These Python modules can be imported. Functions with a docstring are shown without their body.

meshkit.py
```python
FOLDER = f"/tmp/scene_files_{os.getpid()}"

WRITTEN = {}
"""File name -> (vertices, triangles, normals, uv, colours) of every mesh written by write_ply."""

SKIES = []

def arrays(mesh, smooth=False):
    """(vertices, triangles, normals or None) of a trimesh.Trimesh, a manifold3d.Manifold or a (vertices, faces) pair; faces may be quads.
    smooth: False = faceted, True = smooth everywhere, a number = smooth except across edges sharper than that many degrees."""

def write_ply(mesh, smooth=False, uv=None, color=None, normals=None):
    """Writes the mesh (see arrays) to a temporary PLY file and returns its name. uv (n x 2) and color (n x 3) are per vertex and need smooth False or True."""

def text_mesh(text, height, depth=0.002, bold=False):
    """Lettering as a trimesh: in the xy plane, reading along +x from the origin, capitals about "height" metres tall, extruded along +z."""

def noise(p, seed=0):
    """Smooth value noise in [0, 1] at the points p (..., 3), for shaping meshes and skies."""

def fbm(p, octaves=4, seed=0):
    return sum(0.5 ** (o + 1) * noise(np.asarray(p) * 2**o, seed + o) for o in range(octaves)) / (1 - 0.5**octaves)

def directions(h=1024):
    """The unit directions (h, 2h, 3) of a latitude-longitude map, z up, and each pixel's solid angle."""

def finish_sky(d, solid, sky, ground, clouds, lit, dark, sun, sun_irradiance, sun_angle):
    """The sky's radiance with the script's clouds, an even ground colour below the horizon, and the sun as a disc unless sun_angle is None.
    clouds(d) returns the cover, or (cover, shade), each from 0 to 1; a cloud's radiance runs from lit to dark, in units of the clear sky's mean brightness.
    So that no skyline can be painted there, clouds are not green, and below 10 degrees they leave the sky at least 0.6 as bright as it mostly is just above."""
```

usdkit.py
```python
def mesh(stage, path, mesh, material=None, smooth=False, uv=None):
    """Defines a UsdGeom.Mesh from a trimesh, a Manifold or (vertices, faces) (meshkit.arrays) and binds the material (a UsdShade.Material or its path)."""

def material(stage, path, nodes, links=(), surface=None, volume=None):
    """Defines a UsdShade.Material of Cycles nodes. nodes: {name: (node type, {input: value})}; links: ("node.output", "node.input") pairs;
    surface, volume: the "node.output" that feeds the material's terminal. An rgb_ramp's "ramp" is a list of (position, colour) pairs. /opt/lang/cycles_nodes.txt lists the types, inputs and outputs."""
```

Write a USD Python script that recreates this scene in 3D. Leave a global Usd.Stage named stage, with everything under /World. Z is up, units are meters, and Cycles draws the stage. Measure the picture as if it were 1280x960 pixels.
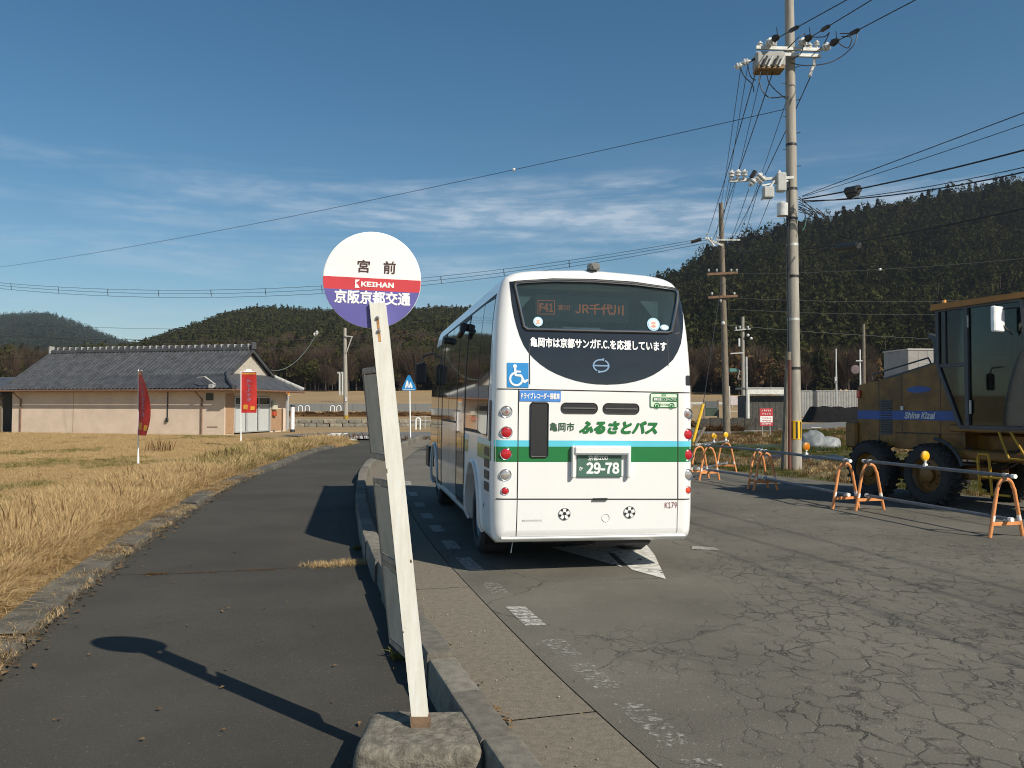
from scipy.interpolate import PchipInterpolator as Pchip
import glob, math, random
import numpy as np
import trimesh
import manifold3d as m3
import shapely
from shapely import affinity
from shapely.geometry import Polygon, Point, LineString, box as sbox
from shapely.ops import unary_union
from pxr import Usd, UsdGeom, UsdLux, UsdShade, Gf, Sdf, Vt
import usdkit, meshkit

stage = Usd.Stage.CreateInMemory()
UsdGeom.SetStageUpAxis(stage, 'Z')
UsdGeom.SetStageMetersPerUnit(stage, 1.0)
UsdGeom.Xform.Define(stage, '/World')
UsdGeom.Scope.Define(stage, '/World/Looks')
rng = np.random.default_rng(7)
random.seed(7)

# ------------------------------------------------------------------ camera, sky, sun, exposure
EYE = 1.63
FPX = 1035.0
PITCH = math.radians(1.55)
EXPOSURE = 0.2
SUN = np.array([.562, -.536, .629]); SUN /= np.linalg.norm(SUN)
SUN_I = 1.25
SKY_STRENGTH = 0.078
cam = UsdGeom.Camera.Define(stage, '/World/camera')
cam.CreateHorizontalApertureAttr(36.0)
cam.CreateVerticalApertureAttr(27.0)
cam.CreateFocalLengthAttr(36.0 * FPX / 1280)
cam.CreateClippingRangeAttr(Gf.Vec2f(.05, 20000))
cam.CreateExposureAttr(EXPOSURE)
cam.AddTranslateOp().Set(Gf.Vec3d(0, 0, EYE))
cam.AddRotateXOp().Set(90 + math.degrees(PITCH))

sky_mat = usdkit.material(stage, '/World/Looks/sky', {
    'tc': ('texture_coordinate', {}),
    'sky': ('sky_texture', {'sky_type': 'single_scattering', 'sun_disc': False, 'sun_elevation': math.asin(SUN[2]),
                            'sun_rotation': math.atan2(SUN[0], SUN[1]), 'altitude': 200.0, 'air_density': 1.0, 'aerosol_density': .6, 'ozone_density': 1.6}),
    'sep': ('separate_xyz', {}),
    'map': ('mapping', {'scale': (1.3, 1.3, 15.0), 'rotation': (0, .03, 0), 'location': (2.35, .6, 1.7)}),
    'n1': ('noise_texture', {'scale': 1.7, 'detail': 7.0, 'roughness': .6, 'distortion': .5}),
    'r1': ('rgb_ramp', {'ramp': [(0, (0, 0, 0)), (.43, (0, 0, 0)), (.58, (.8, .8, .8)), (1, (1, 1, 1))]}),
    'map2': ('mapping', {'scale': (9, 9, 42.0)}),
    'n2': ('noise_texture', {'scale': 2.2, 'detail': 5.0, 'roughness': .6}),
    'r2': ('rgb_ramp', {'ramp': [(0, (.2, .2, .2)), (.4, (.35, .35, .35)), (.62, (1, 1, 1)), (1, (1, 1, 1))]}),
    'band': ('rgb_ramp', {'ramp': [(0, (.55, .55, .55)), (.10, (.7, .7, .7)), (.17, (.8, .8, .8)), (.20, (.8, .8, .8)), (.22, (1, 1, 1)), (.25, (1, 1, 1)), (.262, (.7, .7, .7)), (.275, (.08, .08, .08)), (.32, (0, 0, 0)), (1, (0, 0, 0))]}),
    'm1': ('math', {'math_type': 'multiply'}), 'm2': ('math', {'math_type': 'multiply'}), 'm3': ('math', {'math_type': 'multiply', 'value2': .72}), 'az': ('rgb_ramp', {'ramp': [(0, (.3, .3, .3)), (.18, (.35, .35, .35)), (.36, (.5, .5, .5)), (.46, (1, 1, 1)), (.7, (1, 1, 1)), (1, (.6, .6, .6))]}), 'azm': ('map_range', {'from_min': -1., 'from_max': 1., 'to_min': 0., 'to_max': 1.}), 'm4': ('math', {'math_type': 'multiply'}),
    'mix': ('mix_color', {'b': (7.3, 8.1, 9.0)}),
    'hs': ('hsv', {'hue': .491, 'saturation': 1.30, 'value': .97, 'fac': 1.0}),
    'bg': ('background_shader', {'strength': SKY_STRENGTH}),
}, [('tc.generated', 'map.vector'), ('map.vector', 'n1.vector'), ('n1.fac', 'r1.fac'), ('tc.generated', 'map2.vector'), ('map2.vector', 'n2.vector'), ('n2.fac', 'r2.fac'),
    ('tc.generated', 'sep.vector'), ('sep.z', 'band.fac'), ('r1.color', 'm1.value1'), ('band.color', 'm1.value2'), ('m1.value', 'm2.value1'), ('r2.color', 'm2.value2'),
    ('m2.value', 'm4.value1'), ('sep.x', 'azm.value'), ('azm.result', 'az.fac'), ('az.color', 'm4.value2'), ('m4.value', 'm3.value1'), ('m3.value', 'mix.fac'), ('sky.color', 'hs.color'), ('hs.color', 'mix.a'), ('mix.result', 'bg.color')], surface='bg.background')
dome = UsdLux.DomeLight.Define(stage, '/World/sky')
UsdShade.MaterialBindingAPI.Apply(dome.GetPrim()).Bind(sky_mat)
sun = UsdLux.DistantLight.Define(stage, '/World/sun')
sun.CreateIntensityAttr(SUN_I)
sun.CreateNormalizeAttr(True)
sun.CreateAngleAttr(.5)
sun.CreateColorAttr(Gf.Vec3f(1.0, .93, .80))
q = Gf.Rotation(Gf.Vec3d(0, 0, 1), Gf.Vec3d(*map(float, SUN))).GetQuat()
sun.AddOrientOp(UsdGeom.XformOp.PrecisionDouble).Set(Gf.Quatd(q.GetReal(), q.GetImaginary()))


def P(px, py, D):
    """The world point on the photograph's ray (px, py) at the world distance y = D."""
    a, b = (px - 640) / FPX, (480 - py) / FPX
    d = np.array([a, math.cos(PITCH) - b * math.sin(PITCH), math.sin(PITCH) + b * math.cos(PITCH)])
    return np.array([0, 0, EYE]) + d * (D / d[1])


# ------------------------------------------------------------------ materials
MC = {}


def mat(name, base, rough=.6, metal=0., var=.12, scale=6., bump=0., bscale=40., coat=0., spec=.5, var2=None, stretch=None, rnd=0., emis=None):
    """A principled material whose colour wanders with noise."""
    if name in MC:
        return MC[name]
    b = np.array(base, float)
    nodes = {'tc': ('texture_coordinate', {}),
             'n': ('noise_texture', {'scale': scale, 'detail': 5.0, 'roughness': .6}),
             'p': ('principled_bsdf', {'roughness': rough, 'metallic': metal, 'coat_weight': coat, 'coat_roughness': .05, 'specular_ior_level': spec})}
    c2 = np.array(var2, float) if var2 is not None else np.clip(b * (1 + var), 0, .95)
    c1 = b if var2 is not None else b * (1 - var)
    nodes['r'] = ('rgb_ramp', {'ramp': [(0, tuple(c1)), (.36, tuple(c1)), (.64, tuple(c2)), (1, tuple(c2))]})
    links = [('n.fac', 'r.fac')]
    if stretch:
        nodes['mp'] = ('mapping', {'scale': stretch})
        links += [('tc.object', 'mp.vector'), ('mp.vector', 'n.vector')]
    else:
        links += [('tc.object', 'n.vector')]
    src = 'r.color'
    if rnd:
        nodes['oi'] = ('object_info', {})
        nodes['rr'] = ('map_range', {'from_min': 0., 'from_max': 1., 'to_min': 1 - rnd, 'to_max': 1 + rnd})
        nodes['hs'] = ('hsv', {'hue': .5, 'saturation': 1., 'fac': 1.})
        links += [('oi.random', 'rr.value'), ('rr.result', 'hs.value'), (src, 'hs.color')]
        src = 'hs.color'
    links.append((src, 'p.base_color'))
    if bump:
        nodes['n2'] = ('noise_texture', {'scale': bscale, 'detail': 4.0, 'roughness': .6})
        nodes['b'] = ('bump', {'strength': bump, 'distance': .02})
        links += [('tc.object', 'n2.vector'), ('n2.fac', 'b.height'), ('b.normal', 'p.normal')]
    if emis:
        nodes['p'][1].update({'emission_color': base, 'emission_strength': emis})
    MC[name] = usdkit.material(stage, '/World/Looks/' + name, nodes, links, surface='p.BSDF')
    return MC[name]


def leafmat(name, c1, c2, rnd=.25, trans=.3):
    if name in MC:
        return MC[name]
    MC[name] = usdkit.material(stage, '/World/Looks/' + name, {
        'oi': ('object_info', {}), 'g': ('geometry', {}),
        'a': ('math', {'math_type': 'multiply_add', 'value2': .6, 'value3': 0.}),
        'ad': ('math', {'math_type': 'multiply_add', 'value2': .4}),
        'r': ('rgb_ramp', {'ramp': [(0, c1), (1, c2)]}),
        'd': ('diffuse_bsdf', {}), 't': ('translucent_bsdf', {}), 'm': ('mix_closure', {'fac': trans})},
        [('oi.random', 'a.value1'), ('g.random_per_island', 'ad.value1'), ('a.value', 'ad.value3'), ('ad.value', 'r.fac'), ('r.color', 'd.color'), ('r.color', 't.color'), ('d.BSDF', 'm.closure1'), ('t.BSDF', 'm.closure2')], surface='m.closure')
    return MC[name]


def glassmat(name, tint, glossy=(1, 1, 1), rough=.02):
    if name in MC:
        return MC[name]
    MC[name] = usdkit.material(stage, '/World/Looks/' + name, {
        'f': ('fresnel', {'IOR': 1.5}), 't': ('transparent_bsdf', {'color': tint}), 'g': ('glossy_bsdf', {'color': glossy, 'roughness': rough}), 'm': ('mix_closure', {})},
        [('f.fac', 'm.fac'), ('t.BSDF', 'm.closure1'), ('g.BSDF', 'm.closure2')], surface='m.closure')
    return MC[name]


def asphalt(name, base, cracks, patch, joint=0.):
    """Asphalt: speckle, patches, oil-darkened lanes and (where worn) alligator cracks."""
    b = np.array(base)
    nodes = {'g': ('geometry', {}),
             'n1': ('noise_texture', {'scale': 75., 'detail': 5., 'roughness': .8}), 'r1': ('rgb_ramp', {'ramp': [(0, tuple(b * .45)), (.4, tuple(b * .8)), (.55, tuple(b * 1.05)), (.7, tuple(b * 1.55)), (1, tuple(b * 3.0))]}),
             'n2': ('noise_texture', {'scale': .55, 'detail': 5., 'roughness': .62}), 'r2': ('rgb_ramp', {'ramp': [(0, (1 - patch,) * 3), (.35, (1 - patch * .7,) * 3), (.62, (1 + patch * .5,) * 3), (1, (1 + patch,) * 3)]}),
             'mm': ('mix_color', {'blend_type': 'multiply', 'fac': 1.}),
             'w': ('white_noise_texture', {}),
             'vp': ('voronoi_texture', {'feature': 'f1', 'scale': 48.}), 'rp': ('rgb_ramp', {'ramp': [(0, (3.4, 3.2, 2.9)), (.13, (3.0, 2.9, 2.7)), (.19, (1, 1, 1)), (1, (1, 1, 1))]}),
             'np': ('noise_texture', {'scale': 13., 'detail': 2.}), 'rq': ('rgb_ramp', {'ramp': [(0, (0, 0, 0)), (.52, (0, 0, 0)), (.58, (1, 1, 1)), (1, (1, 1, 1))]}),
             'mp': ('mix_color', {'blend_type': 'multiply'}),
             'nb': ('noise_texture', {'scale': 170., 'detail': 2.}), 'b': ('bump', {'strength': .55, 'distance': .01}),
             'p': ('principled_bsdf', {'roughness': .85, 'specular_ior_level': .35})}
    links = [('g.position', 'n1.vector'), ('n1.fac', 'r1.fac'), ('g.position', 'n2.vector'), ('n2.fac', 'r2.fac'), ('r1.color', 'mm.a'), ('r2.color', 'mm.b'),
             ('g.position', 'vp.vector'), ('vp.distance', 'rp.fac'), ('g.position', 'np.vector'), ('np.fac', 'rq.fac'), ('rq.color', 'mp.fac'), ('mm.result', 'mp.a'), ('rp.color', 'mp.b'),
             ('g.position', 'nb.vector'), ('nb.fac', 'b.height'), ('b.normal', 'p.normal')]
    col = 'mp.result'
    if cracks:
        nodes |= {'nd': ('noise_texture', {'scale': 4.5, 'detail': 5., 'roughness': .65}), 'dv': ('vector_math', {'math_type': 'scale', 'scale': .26}), 'da': ('vector_math', {'math_type': 'add'}),
                  'st': ('mapping', {'scale': (1.0, .62, 1.), 'rotation': (0, 0, .3)}),
                  'v': ('voronoi_texture', {'feature': 'distance_to_edge', 'scale': 6.3}), 'rv': ('rgb_ramp', {'ramp': [(0, (1, 1, 1)), (.014, (1, 1, 1)), (.045, (.2, .2, .2)), (.10, (0, 0, 0)), (1, (0, 0, 0))]}),
                  'v2': ('voronoi_texture', {'feature': 'distance_to_edge', 'scale': .55}), 'rv2': ('rgb_ramp', {'ramp': [(0, (1, 1, 1)), (.0025, (.6, .6, .6)), (.008, (0, 0, 0)), (1, (0, 0, 0))]}),
                  'nm': ('noise_texture', {'scale': .5, 'detail': 6., 'roughness': .68}),
                  'sx': ('separate_xyz', {}), 'mx': ('map_range', {'from_min': -.4, 'from_max': 2.4, 'to_min': -.30, 'to_max': .16, 'clamp': True}),
                  'my': ('map_range', {'from_min': 5.5, 'from_max': 10., 'to_min': .04, 'to_max': -.22, 'clamp': True}),
                  'a1': ('math', {'math_type': 'add'}), 'a2': ('math', {'math_type': 'add'}), 'rm': ('rgb_ramp', {'ramp': [(0, (.05, .05, .05)), (.40, (.1, .1, .1)), (.56, (1, 1, 1)), (1, (1, 1, 1))]}),
                  'c1': ('math', {'math_type': 'multiply'}), 'cm': ('math', {'math_type': 'maximum'}), 'cs': ('math', {'math_type': 'multiply', 'value2': .8}),
                  'nc': ('noise_texture', {'scale': 3.3, 'detail': 6., 'roughness': .7}), 'rc': ('rgb_ramp', {'ramp': [(0, (.02, .02, .02)), (.40, (.10, .10, .10)), (.58, (1, 1, 1)), (1, (1, 1, 1))]}), 'cc': ('math', {'math_type': 'multiply'}),
                  'mc': ('mix_color', {'b': tuple(b * .18)}), 'hb': ('math', {'math_type': 'multiply_add', 'value2': -1.6})}
        links += [('g.position', 'nd.vector'), ('nd.color', 'dv.vector1'), ('dv.vector', 'da.vector1'), ('g.position', 'da.vector2'), ('da.vector', 'st.vector'), ('st.vector', 'v.vector'), ('v.distance', 'rv.fac'),
                  ('da.vector', 'v2.vector'), ('v2.distance', 'rv2.fac'), ('g.position', 'nm.vector'), ('g.position', 'sx.vector'), ('sx.x', 'mx.value'), ('sx.y', 'my.value'),
                  ('nm.fac', 'a1.value1'), ('mx.result', 'a1.value2'), ('a1.value', 'a2.value1'), ('my.result', 'a2.value2'), ('a2.value', 'rm.fac'), ('rv.color', 'c1.value1'), ('rm.color', 'c1.value2'),
                  ('c1.value', 'cm.value1'), ('rv2.color', 'cm.value2'), ('g.position', 'nc.vector'), ('nc.fac', 'rc.fac'), ('cm.value', 'cc.value1'), ('rc.color', 'cc.value2'), ('cc.value', 'cs.value1'), (col, 'mc.a'), ('cs.value', 'mc.fac'),
                  ('cc.value', 'hb.value1'), ('nb.fac', 'hb.value3')]
        links.remove(('nb.fac', 'b.height'))
        links.append(('hb.value', 'b.height'))
        col = 'mc.result'
    links.append((col, 'p.base_color'))
    MC[name] = usdkit.material(stage, '/World/Looks/' + name, nodes, links, surface='p.BSDF')
    return MC[name]


# ------------------------------------------------------------------ prims
USED = {}


def free(path):
    n = USED.get(path, -1) + 1
    USED[path] = n
    return path if n == 0 else f'{path}_{n:03d}'


def setd(prim, label=None, cat=None, group=None, kind=None):
    for k, v in (('label', label), ('category', cat), ('group', group), ('kind', kind)):
        if v:
            prim.SetCustomDataByKey(k, v)
    return prim


def thing(name, label=None, cat=None, loc=(0, 0, 0), rz=0., group=None, kind=None, ry=0., rx=0.):
    x = UsdGeom.Xform.Define(stage, free('/World/' + name))
    x.AddTranslateOp().Set(Gf.Vec3d(*map(float, loc)))
    if rz:
        x.AddRotateZOp().Set(math.degrees(rz))
    if rx:
        x.AddRotateXOp().Set(math.degrees(rx))
    if ry:
        x.AddRotateYOp().Set(math.degrees(ry))
    return setd(x.GetPrim(), label, cat, group, kind)


def part(parent, name, mesh, m, smooth=30, label=None, kind=None):
    """One Mesh prim below parent (a prim), in the thing's own coordinates."""
    if isinstance(mesh, (list, tuple)) and not (len(mesh) == 2 and isinstance(mesh[0], np.ndarray)):
        mesh = cat(mesh)
    p = usdkit.mesh(stage, free(f'{parent.GetPath()}/{name}'), mesh, m, smooth=smooth).GetPrim()
    return setd(p, label, kind=kind)


def solo(name, mesh, m, label=None, cat_=None, group=None, kind=None, smooth=30):
    if isinstance(mesh, list):
        mesh = cat(mesh)
    p = usdkit.mesh(stage, free('/World/' + name), mesh, m, smooth=smooth).GetPrim()
    return setd(p, label, cat_, group, kind)


def dup(src, name, loc, rz, label, cat_, group=None):
    x = UsdGeom.Xform.Define(stage, free('/World/' + name))
    x.GetPrim().GetReferences().AddInternalReference(src.GetPath())
    x.GetPrim().SetInstanceable(True)
    x.ClearXformOpOrder()
    x.GetPrim().RemoveProperty('xformOpOrder')
    x = UsdGeom.Xform(x.GetPrim())
    x.GetPrim().CreateAttribute('xformOp:translate', Sdf.ValueTypeNames.Double3).Set(Gf.Vec3d(*map(float, loc)))
    x.GetPrim().CreateAttribute('xformOp:rotateZ', Sdf.ValueTypeNames.Float).Set(math.degrees(rz))
    x.GetPrim().CreateAttribute('xformOpOrder', Sdf.ValueTypeNames.TokenArray, False, Sdf.VariabilityUniform).Set(['xformOp:translate', 'xformOp:rotateZ'])
    return setd(x.GetPrim(), label, cat_, group)


def scatter(path, protos, pos, yaw, scale, label=None, cat_=None, kind='stuff', idx=None):
    """A PointInstancer. protos: lists of (mesh, material)."""
    pi = UsdGeom.PointInstancer.Define(stage, path)
    targets = []
    for k, items in enumerate(protos):
        px = UsdGeom.Xform.Define(stage, f'{path}/kind_{"abcdefgh"[k]}')
        for j, (me, m) in enumerate(items):
            usdkit.mesh(stage, f'{px.GetPath()}/{"crown" if j == 0 else "trunk"}', me, m)
        targets.append(px.GetPath())
    pi.CreatePrototypesRel().SetTargets(targets)
    n = len(pos)
    pi.CreatePositionsAttr(Vt.Vec3fArray.FromNumpy(np.asarray(pos, np.float32)))
    pi.CreateProtoIndicesAttr(Vt.IntArray.FromNumpy(np.asarray(idx if idx is not None else rng.integers(0, len(protos), n), np.int32)))
    a2 = np.asarray(yaw, float) / 2
    pi.CreateOrientationsAttr(Vt.QuathArray([Gf.Quath(float(c_), 0., 0., float(s_)) for c_, s_ in zip(np.cos(a2), np.sin(a2))]))
    s = np.asarray(scale, np.float32)
    if s.ndim == 1:
        s = np.repeat(s[:, None], 3, 1)
    pi.CreateScalesAttr(Vt.Vec3fArray.FromNumpy(s))
    return setd(pi.GetPrim(), label, cat_, None, kind)


# ------------------------------------------------------------------ shapes
def cat(ms):
    return trimesh.util.concatenate([m for m in ms if m is not None])


def hull(pts):
    return trimesh.convex.convex_hull(np.asarray(pts, float))


def cb(c, s, ch=.01, rz=0.):
    """A box with chamfered edges: centre, size."""
    s = np.asarray(s, float) / 2
    ch = min(ch, s.min() * .49)
    pts = []
    for sx in (-1, 1):
        for sy in (-1, 1):
            for sz in (-1, 1):
                for k in range(3):
                    v = s - ch
                    v = v.copy()
                    v[k] = s[k]
                    pts.append(v * (sx, sy, sz))
    m = hull(pts)
    if rz:
        m.apply_transform(trimesh.transformations.rotation_matrix(rz, [0, 0, 1]))
    m.apply_translation(c)
    return m


def bar(a, b, w, h=None, up=(0, 0, 1), ch=.004):
    """A rectangular bar from a to b: w wide (sideways), h high."""
    a, b = np.asarray(a, float), np.asarray(b, float)
    L = np.linalg.norm(b - a)
    x = (b - a) / L
    y = np.cross(up, x)
    if np.linalg.norm(y) < 1e-6:
        y = np.cross((1, 0, 0), x)
    y /= np.linalg.norm(y)
    z = np.cross(x, y)
    m = cb((0, 0, 0), (L, w, h or w), ch)
    T = np.eye(4)
    T[:3, 0], T[:3, 1], T[:3, 2], T[:3, 3] = x, y, z, (a + b) / 2
    m.apply_transform(T)
    return m


def tube(pts, r, sides=8, caps=True):
    p = np.asarray(pts, float)
    if len(p) == 2:
        t = np.repeat((p[1] - p[0])[None], 2, 0)
    else:
        t = np.gradient(p, axis=0)
    t = t / (np.linalg.norm(t, axis=1, keepdims=True) + 1e-12)
    ref = np.array([0, 0, 1.]) if abs(t[0, 2]) < .9 else np.array([1., 0, 0])
    A = []
    a = np.cross(t[0], ref)
    a /= np.linalg.norm(a)
    for k in range(len(p)):
        a = a - t[k] * (a @ t[k])
        a /= np.linalg.norm(a)
        A.append(a)
    A = np.array(A)
    B = np.cross(t, A)
    ang = np.arange(sides) * 2 * np.pi / sides
    rr = np.broadcast_to(np.asarray(r, float), (len(p),))
    v = p[:, None] + rr[:, None, None] * (np.cos(ang)[None, :, None] * A[:, None] + np.sin(ang)[None, :, None] * B[:, None])
    v = v.reshape(-1, 3)
    i, j = np.meshgrid(np.arange(len(p) - 1), np.arange(sides), indexing='ij')
    qd = np.stack([i * sides + j, i * sides + (j + 1) % sides, (i + 1) * sides + (j + 1) % sides, (i + 1) * sides + j], -1).reshape(-1, 4)
    f = np.vstack([qd[:, [0, 1, 2]], qd[:, [0, 2, 3]]])
    if caps:
        n = len(v)
        v = np.vstack([v, p[:1], p[-1:]])
        j = np.arange(sides)
        k = (len(p) - 1) * sides
        f = np.vstack([f, np.stack([np.full(sides, n), (j + 1) % sides, j], 1), np.stack([np.full(sides, n + 1), k + j, k + (j + 1) % sides], 1)])
    return trimesh.Trimesh(v, f, process=False)


def cyl(a, b, r0, r1=None, sides=16):
    return tube([a, b], [r0, r0 if r1 is None else r1], sides)


def lathe(profile, a, axis, sides=24):
    """profile: (radius, distance along axis) pairs, from a along axis."""
    axis = np.asarray(axis, float)
    axis /= np.linalg.norm(axis)
    m = trimesh.creation.revolve(np.asarray(profile, float), sections=sides)
    T = trimesh.geometry.align_vectors([0, 0, 1], axis)
    m.apply_transform(T)
    m.apply_translation(a)
    return m


def polys(g):
    return [x for x in getattr(g, 'geoms', [g]) if x.geom_type == 'Polygon' and x.area > 1e-9]


def extr(poly, d):
    return cat([trimesh.creation.extrude_polygon(g, d, engine='earcut') for g in polys(poly)])


def flat(poly, z=0., edge=None):
    """A sheet in the xy plane."""
    out = []
    for g in polys(poly):
        v, f = trimesh.creation.triangulate_polygon(g, engine='earcut')
        m = trimesh.Trimesh(np.column_stack([v, np.full(len(v), z)]), f, process=False)
        if (m.face_normals[:, 2] < 0).any():
            m.invert()
        if edge:
            vv, ff = trimesh.remesh.subdivide_to_size(m.vertices, m.faces, edge, max_iter=30)
            m = trimesh.Trimesh(vv, ff, process=False)
        out.append(m)
    return cat(out)


def upright(m, o=(0, 0, 0), rz=0.):
    """A mesh drawn in xy becomes one that stands: x right, y up; its depth towards -y."""
    m = m.copy()
    m.apply_transform(trimesh.transformations.rotation_matrix(math.pi / 2, [1, 0, 0]))
    if rz:
        m.apply_transform(trimesh.transformations.rotation_matrix(rz, [0, 0, 1]))
    m.apply_translation(o)
    return m


_FONT = {}


def text_poly(text, height, bold=0, italic=0., latin=False):
    """Lettering as a shapely shape, centred on x, sitting on y = 0, height = the em's ink height (about .88 em)."""
    from PIL import Image, ImageDraw, ImageFont
    key = 'Inter' if latin else 'Noto Sans CJK*'
    if key not in _FONT:
        _FONT[key] = ImageFont.truetype(glob.glob(f'/opt/blender-*/*/datafiles/fonts/{key}.woff2')[0], 96)
    font = _FONT[key]
    x0, y0, x1, y1 = font.getbbox(text, anchor='ls', stroke_width=bold)
    im = Image.new('L', (int(x1 - x0 + 8), int(y1 - y0 + 8)))
    ImageDraw.Draw(im).text((4 - x0, 4 - y0), text, 255, font, anchor='ls', stroke_width=bold)
    on = np.pad(np.asarray(im) > 127, ((0, 0), (1, 1))).astype(np.int8)
    rows, starts = np.nonzero(np.diff(on, axis=1) == 1)
    ends = np.nonzero(np.diff(on, axis=1) == -1)[1]
    shape = shapely.union_all(shapely.box(starts, -rows - 1, ends, -rows)).buffer(.6).buffer(-.6).simplify(.6)
    b = shape.bounds
    s = height / (b[3] - b[1])
    shape = affinity.affine_transform(shape, [s, italic * s, 0, s, -(b[0] + b[2]) / 2 * s - italic * s * b[1], -b[1] * s])
    return shape


def fit(shape, w, h=None):
    """Scales a shape to the width w (and height h), centred at the origin."""
    b = shape.bounds
    s = w / (b[2] - b[0])
    t = h / (b[3] - b[1]) if h else s
    return affinity.affine_transform(shape, [s, 0, 0, t, -(b[0] + b[2]) / 2 * s, -(b[1] + b[3]) / 2 * t])


def rrect(x0, y0, x1, y1, r):
    return sbox(x0 + r, y0 + r, x1 - r, y1 - r).buffer(r, quad_segs=5)


def disc(x, y, rx, ry=None, n=10):
    return affinity.scale(Point(x, y).buffer(1, quad_segs=n), rx, ry or rx, origin=(x, y))


def catenary(a, b, sag, n=20):
    t = np.linspace(0, 1, n)[:, None]
    p = np.asarray(a) * (1 - t) + np.asarray(b) * t
    p[:, 2:] -= 4 * sag * t * (1 - t)
    return p


def g(y):
    """Height of the land at the distance y."""
    return np.interp(y, [-50, 60, 80, 100, 150, 200, 260, 400, 3000], [0, 0, .15, .5, 2.8, 5.5, 9, 14, 60])
# ------------------------------------------------------------------ land, road, path, kerb

KERB = Pchip([-4, -1, 0, 2, 3.8, 4.9, 7, 9.65, 14.4, 18.5, 24, 31.7, 38.6, 46], [2.3, 1.4, 1.06, .36, -.21, -.54, -1.10, -1.75, -2.7, -3.4, -4.0, -4.35, -4.5, -4.4])  # path-side edge of the kerb
PATH_L = Pchip([-4, 0, 2, 4.93, 7.77, 12, 17.4, 23.4, 28.6, 31.2, 36, 39, 42], [-1.0, -1.75, -2.2, -3.05, -3.83, -4.75, -5.7, -6.3, -6.85, -6.95, -6.75, -7.2, -8.2])
KW = .19


def shifted(curve, d, y):
    """Points of a curve x(y) moved d to the right of its run."""
    y = np.asarray(y, float)
    s = curve.derivative()(y)
    n = 1 / np.sqrt(1 + s * s)
    return np.column_stack([curve(y) + d * n, y - d * s * n])


RIGHT = Pchip([-4, 0, 5, 9, 13, 16.2, 20.9, 26, 33, 44, 60], [11.5, 11.3, 10.9, 10.3, 9.4, 7.8, 5.6, 4.4, 3.2, 2.6, 2.4])  # far edge of the asphalt
M_road = asphalt('road_asphalt', (.126, .116, .094), True, .3)
M_path = asphalt('path_asphalt', (.056, .051, .041), False, .3)
M_gutter = mat('gutter_concrete', (.160, .138, .104), .9, var=.15, scale=24., bump=.4, bscale=110.)
M_soil = mat('bare_soil', (.30, .22, .12), .95, scale=.7, var2=(.42, .32, .18), bump=.8, bscale=12.)
M_verge = mat('verge_soil', (.10, .065, .028), .95, scale=.5, var2=(.095, .095, .03), bump=.8, bscale=9.)
M_land = mat('far_field', (.24, .165, .08), .95, scale=.05, var2=(.30, .20, .09), bump=.5, bscale=3.)
M_conc = mat('weathered_concrete', (.20, .185, .15), .9, var=.3, scale=5., bump=.5, bscale=60.)
M_paint = mat('worn_road_paint', (.17, .16, .14), .85, scale=30., var2=(.40, .39, .35))


def sheet(poly, z, edge=None):
    m = flat(poly, 0, edge)
    m.vertices[:, 2] = g(m.vertices[:, 1]) + z
    return m


yy = np.concatenate([np.linspace(-4, 46, 70)])
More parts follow.
